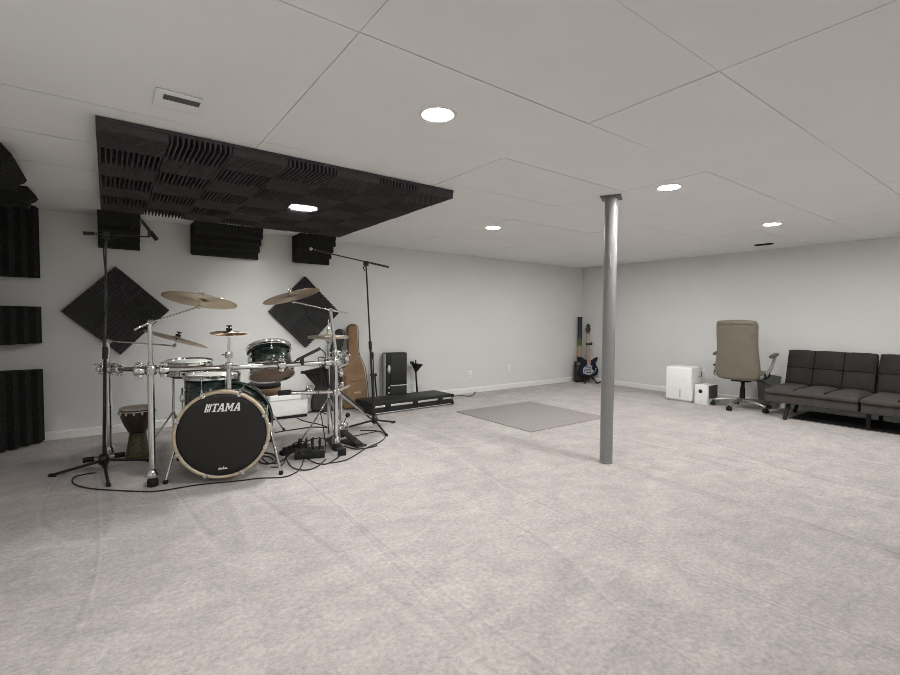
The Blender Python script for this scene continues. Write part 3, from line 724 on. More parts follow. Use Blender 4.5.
dt = thing('djembe', 'dark goblet-shaped djembe with carved green base standing by the back wall', 'hand drum', dj)
MB().lathe([(.060, .205), (.070, .225), (.092, .27), (.112, .33), (.120, .38), (.118, .405), (.105, .405), (.05, .21)], TM(dj), n=44, close=True).build('bowl', M['djembe_wood'], dt)
MB().lathe([(.0, .0), (.083, .0), (.088, .008), (.084, .03), (.074, .09), (.064, .15), (.058, .20), (.060, .207), (0, .207)], TM(dj), n=44).build('base', M['djembe_base'], dt)
MB().lathe([(0, .412), (.11, .412), (.121, .406), (.121, .398), (0, .398)], TM(dj), n=44).build('head', M['goat_skin'], dt)
q = MB().torus(.122, .004, TM(dj+V((0, 0, .385))), n=40, m_=6)
q.build('ring', M['rope'], dt)
q = MB()
for k in range(14):
    an = 2*PI*k/14; d = V((math.cos(an), math.sin(an), 0)); d2_ = V((math.cos(an+.22), math.sin(an+.22), 0))
    q.cyl(dj+d*.123+V((0, 0, .38)), dj+d2_*.064+V((0, 0, .215)), .0026, n=6)
q.build('tension_rope', M['djembe_wood'], dt)
for k in range(14):
    an = 2*PI*k/14; MB().sphere(dj+V((math.cos(an)*.124, math.sin(an)*.124, .372)), .0085, 8, (1, 1, 1.5)).build('knot', M['rope'], dt)

# ================================================================== MICROPHONES AND STANDS
def tripod(t, P, hub_z, tips, r=.0105, mt=None):
    q = MB().lathe([(.020, -.035), (.032, -.025), (.034, .02), (.022, .045)], TM(P+V((0, 0, hub_z))), n=16); q.build('hub', M['black'], t)
    for tip in tips:
        lg = MB().cyl(P+V((0, 0, hub_z)), tip+V((0, 0, .012)), r, n=10).build('leg', M['black'], t)
        d = (tip-P).normalized()
        MB().cyl(tip+V((0, 0, .012))-d*.03, tip+V((0, 0, .012))+d*.012, .0135, n=10).build('rubber_foot', M['rubber'], lg)
L_ = fl(104, 471.5); L_ = V((L_.x, L_.y, 0)); Lt = aty(106, 235, L_.y)
ms = thing('microphone_stand', 'tall black boom microphone stand left of the kit, its boom level', 'microphone stand', L_)
tripod(ms, L_, .085, [fl(51, 477), fl(108.5, 486.5), fl(151, 461)])
Lm = L_.lerp(Lt, .5)
MB().cyl(L_+V((0, 0, .03)), Lm, .0105, n=14).build('lower_tube', M['black'], ms)
MB().cyl(Lm, (Lt.x, Lt.y, Lt.z), .0075, n=12).build('upper_tube', M['grey_tube'], ms)
MB().cyl(L_.lerp(Lt, .48), L_.lerp(Lt, .53), .018, n=14).build('height_clutch', M['black'], ms)
b0, b1 = aty(83, 233, L_.y-.02), aty(149.5, 237, L_.y-.02)
MB().cyl(b0, b1, .0055, n=10).build('boom_arm', M['black'], ms)
MB().cyl(b0, b0.lerp(b1, .16), .0125, n=12).build('counterweight', M['black'], ms)
q = MB().box(tuple(Lt+V((0, -.02, 0))), (.045, .045, .05), bevel=.008); q.cyl(Lt+V((0, -.06, 0)), Lt+V((0, .03, 0)), .012, n=10); q.build('boom_clutch', M['black'], ms)
m0, m1 = aty(140, 218.5, L_.y-.02), aty(157, 240, L_.y-.02)
mc = thing('microphone', 'black pencil microphone slanting at the tip of the level left boom', 'microphone', b1)
MB().cyl(m0, m0.lerp(m1, .12), .006, n=12).cyl(m0.lerp(m1, .12), m0.lerp(m1, .62), .0115, n=14).build('body', M['black'], mc)
MB().cyl(m0.lerp(m1, .62), m1, .0155, n=16).build('grille', M['rubber'], mc)
MB().cyl(b1, m0.lerp(m1, .55), .012, n=10).build('clip', M['black'], mc)
cabL = MB().tube([m0, aty(138, 221, L_.y+.02), aty(125, 236, L_.y+.03), aty(112, 238, L_.y-.03), aty(103.5, 250, L_.y-.03), aty(108, 300, L_.y-.03), aty(102.5, 330, L_.y-.03), aty(106, 380, L_.y-.04), aty(104, 430, L_.y-.05), fl(107, 468, .006), fl(92, 473, .006), fl(75, 476.5, .006), fl(73, 483, .006), fl(85, 487.5, .006), fl(102, 489.5, .006), fl(130, 491, .006), fl(152, 491.5, .006), fl(172, 489, .006), fl(200, 484.5, .006), fl(236, 481, .006), fl(262, 478, .006), fl(284, 477, .006), fl(299, 470, .006), fl(304, 459, .006)], .0042, 8, sub=2)
tag(cabL.build('microphone_cable', M['cable'], at=L_), 'black cable running down the left microphone stand and along before the bass drum', 'cable')
R_ = fl(374.5, 427); R_ = V((R_.x, R_.y, 0)); Rt = aty(366, 263.5, R_.y)
ms = thing('microphone_stand', 'tall black boom microphone stand right of the kit, its boom sloping', 'microphone stand', R_)
tripod(ms, R_, .075, [fl(394, 423), fl(386.5, 436), fl(338, 431)])
MB().cyl(R_+V((0, 0, .03)), R_.lerp(Rt, .5), .0115, n=14).build('lower_tube', M['black'], ms)
MB().cyl(R_.lerp(Rt, .5), Rt, .0085, n=12).build('upper_tube', M['black'], ms)
MB().cyl(R_.lerp(Rt, .48), R_.lerp(Rt, .53), .017, n=14).build('height_clutch', M['black'], ms)
b0, b1 = aty(388.5, 267, R_.y), aty(325, 252.5, R_.y)
MB().cyl(b0, b1, .006, n=10).build('boom_arm', M['black'], ms)
MB().cyl(b0, b0.lerp(b1, .30), .011, n=12).build('counterweight', M['black'], ms)
q = MB().box(tuple(Rt+V((0, 0, .0))), (.045, .045, .05), bevel=.008); q.cyl(Rt+V((0, -.05, 0)), Rt+V((0, .04, 0)), .012, n=10); q.tube([Rt+V((-.005, -.02, -.01)), Rt+V((-.055, -.05, -.05)), Rt+V((-.035, -.04, -.08))], .006, 6); q.build('boom_clutch', M['black'], ms)
mc = thing('microphone', 'black microphone at the raised tip of the sloping right boom', 'microphone', b1)
mm = aty(311, 248.8, R_.y)
MB().cyl(b1, b1.lerp(mm, .75), .010, n=12).build('body', M['black'], mc)
MB().sphere(mm, .016, 14).build('grille', M['steel'], mc)
# microphone clipped over the tom
s0, s1, s2 = aty(279.5, 373, 3.72), aty(297, 360, 3.72), aty(320, 348.5, 3.74)
mc = thing('microphone', 'black microphone aimed across the amber underside of the tilted tom', 'microphone', s1)
MB().cyl(s1, s2, .0115, .0135, n=14).build('body', M['black'], mc)
MB().cyl(s0, s1, .0065, n=10).build('gooseneck', M['black'], mc)
MB().box(tuple(aty(302, 361.5, 3.73)), (.03, .03, .06), bevel=.006).build('clip', M['black'], mc)
o = MB().tube([s2, aty(324, 352, 3.75), aty(326, 358, 3.78), aty(318, 358, 3.78), aty(322, 375, 3.78), aty(318, 398, 3.75), aty(322, 420, 3.70), fl(326, 452, .006), fl(318, 456, .006)], .004, 8, sub=2).build('microphone_cable', M['cable'], at=s1)
tag(o, 'thin black cable hanging from the tom microphone down to the floor boxes', 'cable')

# ================================================================== FLOOR CLUTTER RIGHT OF THE KIT
p0 = fl(312, 458)
bx = thing('stage_box', 'black metal audio box on the carpet with plugs standing in its top', 'audio box', p0)
rzb = -.35
TBX = Matrix.Translation(p0+V((0, .05, 0))) @ Matrix.Rotation(rzb, 4, 'Z')
MB().box((0, .0, .032), (.235, .15, .060), TBX, bevel=.004).build('body', M['tolex'], bx)
MB().box((0, .0, .0635), (.215, .13, .003), TBX).build('top_panel', M['gig_dark'], bx)
for k in range(4):
    for j in range(2):
        if (k, j) in ((0, 0), (1, 0)): continue
        P = TBX @ V((-.08+k*.053, -.03+j*.062, .065))
        pl = MB().cyl(P, P+V((random.uniform(-.01, .01), random.uniform(-.01, .01), .075)), .0095, n=10).build('plug', M['rubber'], bx)
        MB().cyl(P+V((0, 0, .06)), P+V((0, 0, .085)), .006, n=8).build('plug_tail', M['cable'], pl)
ad = fl(343.5, 456); o = MB().box(tuple(ad+V((0, .03, .028))), (.065, .05, .055), rz=-.3, bevel=.005).build('power_adapter', M['rubber'], at=ad); tag(o, 'small black block power adapter on the carpet before the right rack post', 'adapter')
pb = fl(352, 444)
pt = thing('drum_pedal', 'black foot pedal lying right of the right rack post', 'pedal', pb, rz=.2)
MB().box((0, 0, .008), (.11, .30, .012), bevel=.003).build('base_plate', M['black'], pt, local=True)
MB().box((0, .02, .06), (.075, .27, .010), bevel=.004, R=Matrix.Rotation(.30, 3, 'X')).build('footboard', M['black'], pt, local=True)
for s in (-1, 1): MB().cyl((s*.045, .13, .01), (s*.045, .13, .17), .008, n=10).build('upright', M['chrome'], pt, local=True)
MB().cyl((-.05, .13, .165), (.05, .13, .165), .007, n=10).build('axle', M['chrome'], pt, local=True)
MB().cyl((0, .13, .165), (0, .07, .25), .004, n=8).sphere((0, .065, .255), .022, 12).build('beater', M['felt'], pt, local=True)
pb2 = fl(293, 452)
o = thing('power_strip', 'black power strip half hidden in the cable tangle beside the bass drum', 'power strip', pb2, rz=.5)
MB().box((0, 0, .02), (.26, .055, .038), bevel=.006).build('body', M['rubber'], o, local=True)
for k in range(4): MB().box((-.09+k*.055, 0, .050), (.032, .034, .024), bevel=.004).build('plug', M['cable'], o, local=True)
def fcable(name, pts, label, r=.0045, group='black cables on the carpet by the kit', mt='cable', zz=.006):
    P = [fl(p[0], p[1], p[2] if len(p) > 2 else zz) for p in pts]
    o = MB().tube(P, r, 8, sub=2).build(name, M[mt], at=P[0]); tag(o, label, 'cable', group)
fcable('cable', [(305, 456, .07), (294, 449, .10), (286, 456, .02), (292, 467), (306, 470), (318, 466), (326, 459)], 'black cable looping in front of the black audio box')
fcable('cable', [(318, 455, .09), (313, 446, .16), (302, 444, .10), (292, 452, .03), (280, 462), (268, 463), (262, 457)], 'black cable arching from the audio box toward the bass drum spur')
fcable('cable', [(312, 452, .10), (305, 442, .18), (293, 444, .13), (287, 456, .04), (281, 466), (271, 467)], 'black cable in the tallest arch left of the audio box')
fcable('cable', [(275, 432.5), (294, 429.5), (314, 427), (330, 428)], 'straight black cable on the carpet under the white box', .006)
fcable('cable', [(330, 428), (318, 424), (306, 421.5), (297, 417.5), (303, 414), (316, 411), (326, 414)], 'black cable curling on the carpet below the white box', .006)
fcable('cable', [(330, 463), (346, 460), (360, 452), (368, 447), (378, 443), (385, 437.5), (384, 433), (374, 430.5), (360, 430.5)], 'thin black cable curving to the right microphone stand')
fcable('cable', [(306, 458, .02), (316, 463), (326, 464), (334, 460), (340, 456, .03)], 'black cable bowing between audio box and power adapter', .005)
fcable('cable', [(325, 440), (338, 434), (352, 436), (364, 434), (378, 431)], 'black cable under the right microphone stand legs')
fcable('cable', [(258, 459), (264, 453), (274, 455), (276, 461), (267, 464), (259, 461), (263, 456), (271, 457.5), (273, 460)], 'black cable coiled behind the bass drum spur', .0055)
fcable('cable', [(344, 446, .02), (356, 449), (372, 447), (377, 445)], 'short black cable end beside the foot pedal', .006)
fcable('cable', [(300, 446, .03), (310, 440, .05), (322, 438, .03), (334, 441), (345, 443)], 'black cable across the back of the audio box', .005)

# ================================================================== ALONG THE BACK WALL
# white rounded box behind the kit
wb = thing('storage_box', 'white plastic box lying on the carpet behind the drum kit', 'box', (1.65, 5.36, 0))
MB().box((1.635, 5.40, .155), (.43, .24, .25), bevel=.02, seg=3).build('body', M['plastic_white'], wb)
MB().box((1.635, 5.40, .017), (.41, .22, .03), bevel=.004).build('plinth', M['rubber'], wb)
MB().box((1.635, 5.279, .215), (.43, .006, .010)).build('seam', M['plastic_light'], wb)
MB().box((1.80, 5.278, .235), (.07, .008, .06), bevel=.003).build('latch', M['plastic_light'], wb)

def gig_bag(name, label, cx, base_y, top_y, prof, thick, mt, seam, pocket=True, rz=0, roll=0):
    """leaning bag; prof = (half width, height) pairs up the outline"""
    L_z = prof[-1][1]; t = thing(name, label, 'instrument bag', (cx, base_y, 0), rz=rz)
    lean = math.asin((top_y-base_y)/L_z); Rx = Matrix.Rotation(roll, 4, 'Y') @ Matrix.Rotation(-lean, 4, 'X')
    q = bmesh.new(); rows = []
    def ringpts(w, z, y): return [q.verts.new(Rx @ V((x, y, z))) for x in (-w, -w*.6, 0, w*.6, w)]
    fr, bk = [], []
    for w, z in prof:
        puff = thick/2*(1 if w > .04 else .5)
        fr.append([q.verts.new(Rx @ V((x, -puff*(1-.35*abs(x/w) if w else 1), z))) for x in (-w, -w*.55, 0, w*.55, w)])
        bk.append([q.verts.new(Rx @ V((x, puff*(1-.35*abs(x/w) if w else 1), z))) for x in (-w, -w*.55, 0, w*.55, w)])
    for i in range(len(prof)-1):
        for k in range(4):
            q.faces.new((fr[i][k], fr[i][k+1], fr[i+1][k+1], fr[i+1][k])); q.faces.new((bk[i][k+1], bk[i][k], bk[i+1][k], bk[i+1][k+1]))
        q.faces.new((bk[i][0], fr[i][0], fr[i+1][0], bk[i+1][0])); q.faces.new((fr[i][4], bk[i][4], bk[i+1][4], fr[i+1][4]))
    for k in range(4):
        q.faces.new((bk[0][k], bk[0][k+1], fr[0][k+1], fr[0][k])); q.faces.new((fr[-1][k], fr[-1][k+1], bk[-1][k+1], bk[-1][k]))
    mb = MB(); mb.join(q, True); mb.build('body', mt, t, local=True, mod=subsurf(2))
    side = [(-w, z) for w, z in prof]+[(w, z) for w, z in reversed(prof)]
    q = MB().tube([Rx @ V((x*.99, -thick*.34, z)) for x, z in side]+[Rx @ V((side[0][0]*.99, -thick*.34, side[0][1]))], .005, 6); q.build('piping', seam, t, local=True)
    if pocket:
        T = Rx
        q = MB().box((0, -thick*.50, .26), (.27, .03, .34), T, bevel=.014, seg=3); pk = q.build('pocket', mt, t, local=True)
        MB().box((.01, -thick*.5-.016, .345), (.15, .004, .010), T, bevel=.001).build('zipper', seam, pk, local=True)
        MB().box((.02, -thick*.5-.016, .20), (.09, .004, .022), T, bevel=.001).build('badge', M['gig_tan'] if mt != M['gig_tan'] else M['tube_tan'], pk, local=True)
    return t
guit = [(.13, .0), (.17, .03), (.185, .14), (.178, .30), (.165, .42), (.150, .52), (.115, .60), (.080, .67), (.070, .74), (.068, .90), (.072, .98), (.066, 1.03), (.03, 1.06)]
gig_bag('gig_bag', 'tan guitar gig bag with a front pocket leaning upright on the back wall', 2.50, 5.445, 5.52, guit, .11, M['gig_tan'], M['gig_seam'])
g2 = [(.12, .0), (.16, .03), (.17, .14), (.15, .30), (.135, .40), (.15, .50), (.11, .60), (.075, .68), (.065, .76), (.062, .92), (.060, 1.0), (.03, 1.03)]
gig_bag('gig_bag', 'dark grey guitar gig bag behind the hi-hat, left of the tan bag', 2.08, 5.46, 5.525, g2, .10, M['gig_dark'], M['rubber'], False, roll=.26)
# flight case
F1, F2 = fl(372, 416), fl(453.5, 404.5); dx = (F2-F1); ang = math.atan2(dx.y, dx.x); Lc = dx.length
fc = thing('flight_case', 'long low black flight case with silver edging lying below the wall', 'case', F1, rz=ang)
D_ = .43; Hc = .145
MB().box((Lc/2, D_/2, .050), (Lc-.01, D_-.01, .085), bevel=.004).build('base', M['tolex'], fc, local=True)
MB().box((Lc/2, D_/2, .118), (Lc-.01, D_-.01, .042), bevel=.004).build('lid', M['tolex'], fc, local=True)
MB().box((Lc/2, D_/2, .141), (Lc-.03, D_-.03, .006), bevel=.002).build('top_panel', M['case_top'], fc, local=True)
MB().box((Lc/2, .003, .096), (Lc-.02, .010, .024), bevel=.003).build('edge_rail', M['alu'], fc, local=True)
MB().box((Lc/2, .003, .018), (Lc*.97, .008, .010), bevel=.002).build('lower_rail', M['alu'], fc, local=True)
MB().box((Lc-.004, D_/2, .096), (.012, D_-.02, .022), bevel=.003).build('edge_rail', M['alu'], fc, local=True)
for x in (.22, .62, 1.02): MB().box((Lc*x/1.25, -.003, .088), (.075, .016, .060), bevel=.004).build('latch', M['rubber'], fc, local=True)
for x in (.02, Lc-.02):
    for z in (.03, .12): MB().box((x, .012, z), (.052, .038, .05), bevel=.010).build('corner', M['rubber'], fc, local=True)
P = fl(453, 396, .08)
fcable('extension_cable', [(453.5, 396, .07), (462, 395.6, .02), (470, 396), (475, 393.5), (473, 391.5), (464, 391), (455, 392.5)], 'grey cord looping on the carpet off the end of the flight case', .007, None, 'cable_grey', .008)
# speaker cabinet
SP = thing('speaker_cabinet', 'black speaker cabinet with an oval badge standing behind the flight case', 'speaker', (3.10, 5.50, 0))
TS = Matrix.Translation((3.118, 5.505, 0)) @ Matrix.Rotation(-.10, 4, 'Z')
def sbox(c, d, nm, m_, bv=.004): return MB().box(c, d, TS, bevel=bv).build(nm, M[m_], SP)
sbox((0, 0, .355), (.305, .13, .65), 'body', 'tolex', .010)
sbox((.025, -.068, .45), (.235, .010, .40), 'upper_grille', 'case_top'); sbox((.025, -.068, .135), (.235, .010, .20), 'lower_panel', 'case_top')
sbox((.025, -.071, .244), (.24, .010, .010), 'divider_strip', 'silver_print', .002); sbox((-.158, -.02, .36), (.016, .06, .62), 'side_trim', 'plastic_light')
FX = Matrix.Rotation(PI/2, 4, 'X')
MB().lathe([(0, 0), (.034, 0), (.036, .004), (0, .004)], TS @ Matrix.Translation((-.112, -.066, .465)) @ FX @ Matrix.Diagonal((.62, 1.6, 1, 1)), n=32).build('badge', M['silver_print'], SP)
for z in (.07, .15, .22): MB().lathe([(0, 0), (.012, 0), (.012, .012), (0, .012)], TS @ Matrix.Translation((-.115, -.066, z)) @ FX, n=14).build('control_knob', M['silver_print'], SP)
for sx in (-.13, .13):
    for sy in (-.045, .045): MB().cyl(TS @ V((sx, sy, 0)), TS @ V((sx, sy, .032)), .018, n=12).build('foot', M['rubber'], SP)
# folded thin stand left of speaker
st = thing('folded_stand', 'thin black folded stand propped upright left of the speaker cabinet', 'stand', (2.75, 5.44, 0))
q0 = V((2.79, 5.44, 0)); 
MB().cyl(q0+V((0, .03, .02)), q0+V((.015, .10, .64)), .013, n=12).build('tube', M['black'], st)
for s in (-1, 1): MB().cyl(q0+V((s*.035, 0, .0)), q0+V((s*.022, .05, .40)), .010, n=10).build('leg', M['black'], st)
MB().box(tuple(q0+V((0, .045, .40))), (.085, .04, .035), bevel=.006).build('hub', M['black'], st)
MB().sphere(q0+V((.015, .105, .655)), .022, 12, (.9, .8, 1.9)).build('head', M['black'], st)
MB().cyl(q0+V((-.012, .035, .1)), q0+V((.004, .08, .60)), .004, n=8).build('rod', M['steel'], st)
# cone-headed stand
lp = V((3.47, 5.48, 0)); ls = thing('cone_stand', 'short black stand with a cone-shaped head right of the speaker cabinet', 'stand', lp)
zt1 = aty(416.5, 372, 5.45).z
MB().lathe([(0, 0), (.075, 0), (.075, .010), (.02, .022), (0, .022)], TM(lp), n=24).build('base', M['black'], ls)
MB().cyl(lp+V((0, 0, .02)), V((3.425, 5.46, zt1)), .014, .011, n=12).build('pole', M['black'], ls)
MB().lathe([(.014, 0), (.030, .03), (.085, .105), (.095, .118), (.090, .118), (.0, .05)], TM((3.425, 5.46, zt1-.005), (.10, -.05, 1)), n=6, smooth=False).build('cone_head', M['tolex'], ls)
MB().box((3.355, 5.45, zt1+.135), (.06, .03, .034), bevel=.008, rz=.2).build('side_knob', M['black'], ls)
MB().cyl((3.425, 5.46, zt1+.06), (3.425, 5.465, zt1+.17), .009, n=8).build('stem', M['black'], ls)

# ================================================================== CORNER GUITAR
GX, GY = 6.976, 5.27
gd = V((-.55, -.835, 0)).normalized()        # facing the camera side
gr_ = V((.835, -.55, 0)).normalized()
def gp(u, z, w=0): return V((GX, GY, 0))+gr_*u+gd*w+V((0, 0, z))
GT = Matrix.Translation((GX, GY, 0)) @ Matrix((gr_, V((0, 0, 1)), gd)).transposed().to_4x4()   # (u, z, w)
gs = thing('guitar_stand', 'black A-frame stand holding the electric guitar in the corner', 'guitar stand', (GX, GY, 0))
MB().cyl(gp(.02, .05, -.10), gp(.02, .40, -.12), .011, n=10).build('upright', M['black'], gs)
for s in (-1, 1):
    lg = MB().tube([gp(0, .20, -.09), gp(s*.07, .08, .03), gp(s*.12, .012, .12)], .011, 8).build('leg', M['black'], gs)
    MB().tube([gp(s*.05, .085, -.02), gp(s*.055, .075, .07), gp(s*.055, .12, .09)], .009, 8).build('cradle', M['rubber'], gs)
MB().tube([gp(0, .30, -.11), gp(.05, .1, -.12), gp(.06, .012, -.15)], .010, 8).build('leg', M['black'], gs)
MB().tube([gp(.10, .014, .10), gp(.20, .035, .08), gp(.29, .016, .07)], .013, 8).build('front_foot', M['black'], gs)
eg = thing('electric_guitar', 'dark blue electric guitar with white scratch plate standing in the corner', 'guitar', gp(0, .12))
body = [(0, .0), (.08, .004), (.135, .04), (.155, .10), (.145, .155), (.118, .20), (.110, .235), (.135, .275), (.15, .315), (.135, .335), (.095, .315), (.06, .285), (.035, .285), (0, .285), (-.035, .29), (-.06, .295), (-.085, .325), (-.112, .33), (-.125, .30), (-.118, .26), (-.112, .215), (-.125, .165), (-.15, .12), (-.155, .07), (-.13, .025), (-.07, .003)]
Tg = GT @ Matrix.Translation((-.01, .115, .01)) @ Matrix.Rotation(-.10, 4, 'X') @ Matrix.Diagonal((1.16, 1.06, 1.1, 1))
q = bmesh.new(); mb = MB().prism(body, -.02, .022, Tg)
ob = mb.build('body', M['guitar_blue'], eg)
md = ob.modifiers.new('bevel', 'BEVEL'); md.width = .007; md.segments = 3; md.limit_method = 'ANGLE'
pg = [(-.085, .055), (-.02, .035), (.055, .05), (.075, .10), (.045, .135), (.055, .18), (.02, .20), (-.045, .19), (-.08, .15), (-.095, .10)]
MB().prism(pg, .0225, .0255, Tg).build('scratch_plate', M['guard'], eg)
for z in (.075, .12, .165): MB().box((0, z, .028), (.072, .018, .008), Tg, bevel=.003).build('pickup', M['rubber'], eg)
MB().box((0, .045, .029), (.065, .022, .010), Tg, bevel=.002).build('bridge', M['chrome'], eg)
for (u_, z) in ((.075, .075), (.098, .10), (.112, .135)): MB().lathe([(0, .022), (.010, .022), (.008, .040), (0, .040)], Tg @ Matrix.Translation((u_, z, 0)), n=12).build('control_knob', M['guard'], eg)
nk = MB().prism([(-.029, .25), (.029, .25), (.023, .735), (-.023, .735)], .012, .030, Tg).build('neck', M['neck'], eg)
MB().prism([(-.028, .20), (.028, .20), (.022, .735), (-.022, .735)], .0302, .034, Tg).build('fretboard', M['neck'], eg)
MB().prism([(-.021, .735), (.021, .735), (.030, .79), (.032, .87), (.014, .905), (-.020, .895), (-.026, .80)], .008, .024, Tg).build('headstock', M['fretboard'], eg)
for k in range(3):
    for s in (-1, 1): MB().cyl(Tg @ V((s*.024, .79+k*.035, .016)), Tg @ V((s*.044, .79+k*.035, .016)), .005, n=8).sphere(Tg @ V((s*.044, .79+k*.035, .016)), .008, 8).build('tuning_peg', M['black'], eg)
q = MB()
for k in range(6): q.cyl(Tg @ V((-.018+k*.0072, .045, .037)), Tg @ V((-.016+k*.0064, .75, .0365)), .0008, n=4)
q.build('strings', M['steel'], eg)
cp = MB().box((0, .555, .034), (.085, .030, .022), Tg, bevel=.006).box((.045, .56, .03), (.03, .05, .02), Tg, bevel=.006).build('capo', M['black'], at=Tg @ V((0, .555, .034)))
tag(cp, 'black capo clamped across the neck of the corner guitar', 'capo')
# tall wrapped tube behind
tb = thing('decorated_tube', 'tall slim tube with dark, green and tan bands leaning in the corner', 'rain stick', gp(-.10, 0, -.10))
tz = [(.0, .36, 'tube_blue'), (.36, .46, 'rubber'), (.46, .66, 'tube_tan'), (.66, .80, 'tube_green'), (.80, 1.17, 'tube_blue')]
for z0, z1, mm_ in tz:
    MB().cyl(gp(-.10, z0, -.235), gp(-.10, z1, -.235), .041, n=24).build('band', M[mm_], tb)
MB().cyl(gp(-.10, 1.17, -.235), gp(-.10, 1.19, -.235), .044, n=24).build('end_cap', M['rubber'], tb)
ab = gp(-.16, 0, .03)
am = thing('practice_amplifier', 'small black amplifier box standing left of the corner guitar', 'amplifier', ab)
Ta = Matrix.Translation(ab) @ Matrix((gr_, gd, V((0, 0, -1)))).transposed().to_4x4() if False else Matrix.Translation(gp(-.115, 0, -.115)) @ Matrix((gr_, -gd, V((0, 0, 1)))).transposed().to_4x4()
MB().box((0, 0, .20), (.20, .12, .36), Ta, bevel=.010).build('body', M['tolex'], am)
MB().box((0, -.062, .17), (.17, .006, .26), Ta, bevel=.003).build('grille', M['case_top'], am)
MB().box((0, -.062, .345), (.17, .005, .035), Ta).build('control_panel', M['vent_dark'], am)
for u_ in (-.08, .08):
    for w_ in (-.04, .04): MB().cyl(Ta @ V((u_, w_, 0)), Ta @ V((u_, w_, .022)), .012, n=10).build('foot', M['rubber'], am)

# ================================================================== RIGHT WALL
tw = thing('dehumidifier', 'larger white cabinet with a small grey slot by the right wall', 'dehumidifier', (6.62, 3.36, 0), rz=0)
MB().box((6.62, 3.372, .252), (.30, .375, .47), bevel=.022, seg=3).build('body', M['plastic_white'], tw)
MB().box((6.62, 3.372, .012), (.27, .345, .022), bevel=.004).build('plinth', M['plastic_light'], tw)
MB().box((6.469, 3.345, .115), (.004, .020, .105), bevel=.001).build('water_window', M['plastic_light'], tw)
MB().box((6.70, 3.183, .36), (.10, .004, .022), bevel=.001).build('seam', M['plastic_light'], tw)
MB().box((6.735, 3.182, .385), (.022, .006, .075), bevel=.002).build('handle_slot', M['socket'], tw)
MB().tube([(6.765, 3.18, .45), (6.79, 3.14, .40), (6.785, 3.13, .30), (6.765, 3.18, .27)], .006, 8, sub=1).build('hose', M['plastic_white'], tw)
sbx = thing('product_box', 'smaller white box with a black round mark beside the white cabinet', 'box', (6.60, 3.05, 0))
MB().box((6.635, 3.068, .132), (.27, .180, .262), bevel=.003).build('carton', M['plastic_white'], sbx)
MB().box((6.645, 2.9767, .172), (.245, .002, .175)).build('side_print', M['box_grey'], sbx)
MB().lathe([(0, 0), (.026, 0), (.026, .0018), (0, .0018)], Matrix.Translation((6.4998, 3.078, .178)) @ Matrix.Rotation(-PI/2, 4, 'Y'), n=28).build('round_mark', M['ink'], sbx)
MB().box((6.499, 3.075, .035), (.0016, .035, .005)).build('caption_line', M['plastic_light'], sbx)
MB().box((6.4995, 2.979, .13), (.003, .003, .258)).build('edge_stripe', M['box_grey'], sbx)

# ---- office chair; local x = right-hand side, y = forwards
CHP = V((6.66, 2.62, 0)); fy = math.radians(86)      # facing yaw measured clockwise from +Y
ch = thing('office_chair', 'beige leather high-backed office chair turned to the wall', 'office chair', CHP, rz=-fy)
def padded(rows, name, mt, parent, lv=2):
    """rows of (z or y station) cross sections -> closed quad cage, smoothed"""
    q = bmesh.new(); R = [[q.verts.new(p) for p in r] for r in rows]; n = len(R[0])
    for i in range(len(R)-1):
        for k in range(n): q.faces.new((R[i][k], R[i][(k+1) % n], R[i+1][(k+1) % n], R[i+1][k]))
    q.faces.new(list(reversed(R[0]))); q.faces.new(R[-1])
    mb = MB(); mb.join(q, True); return mb.build(name, mt, parent, local=True, mod=subsurf(lv))
def sect(w, y0, y1, z): return [(-w, y0+.02, z), (-w*.55, y0, z), (0, y0-.006, z), (w*.55, y0, z), (w, y0+.02, z), (w, y1, z), (w*.5, y1+.01, z), (0, y1+.012, z), (-w*.5, y1+.01, z), (-w, y1, z)]
back = [(.16, -.235, -.17, .385), (.235, -.262, -.165, .40), (.262, -.275, -.16, .46), (.262, -.285, -.165, .56), (.245, -.30, -.175, .70), (.235, -.315, -.19, .82), (.240, -.335, -.21, .95), (.240, -.352, -.225, 1.06), (.232, -.362, -.245, 1.13), (.215, -.362, -.255, 1.148)]
padded([sect(*s) for s in back], 'backrest', M['leather'], ch)
padded([sect(.225, -.215, -.13, .62), sect(.225, -.22, -.10, .66), sect(.222, -.22, -.11, .76), sect(.215, -.23, -.14, .80)], 'lumbar_pad', M['leather'], ch)
padded([sect(.21, -.26, -.16, .98), sect(.218, -.265, -.135, 1.02), sect(.218, -.27, -.145, 1.10), sect(.205, -.29, -.19, 1.155)], 'head_pad', M['leather'], ch)
q = MB().tube([(-.20, -.352, 1.095), (0, -.362, 1.098), (.20, -.352, 1.095)], .0035, 6); q.build('seam', M['leather_dark'], ch, local=True)
seat_rows = []
for y, w, z0, z1 in ((-.22, .20, .42, .47), (-.19, .25, .40, .50), (0, .265, .395, .515), (.16, .26, .395, .51), (.235, .24, .41, .49), (.25, .20, .43, .46)):
    seat_rows.append([(-w, y, z0), (-w*.5, y, z0-.008), (0, y, z0-.01), (w*.5, y, z0-.008), (w, y, z0), (w, y, z1-.02), (w*.5, y, z1), (0, y, z1), (-w*.5, y, z1), (-w, y, z1-.02)])
padded(seat_rows, 'seat', M['leather'], ch)
MB().box((0, 0, .375), (.20, .26, .035), bevel=.008).build('tilt_mechanism', M['rubber'], ch, local=True)
MB().tube([(.09, .02, .372), (.20, .02, .372), (.30, .0, .335)], .007, 8).build('lever', M['black'], ch, local=True)
MB().tube([(-.09, -.05, .385), (-.28, -.10, .53), (-.30, -.12, .55)], .007, 8).sphere((-.305, -.125, .555), .014, 10).build('side_knob', M['black'], ch, local=True)
MB().lathe([(.030, .12), (.033, .14), (.030, .27), (.022, .28), (.022, .36)], n=20).build('gas_lift_cover', M['rubber'], ch, local=True)
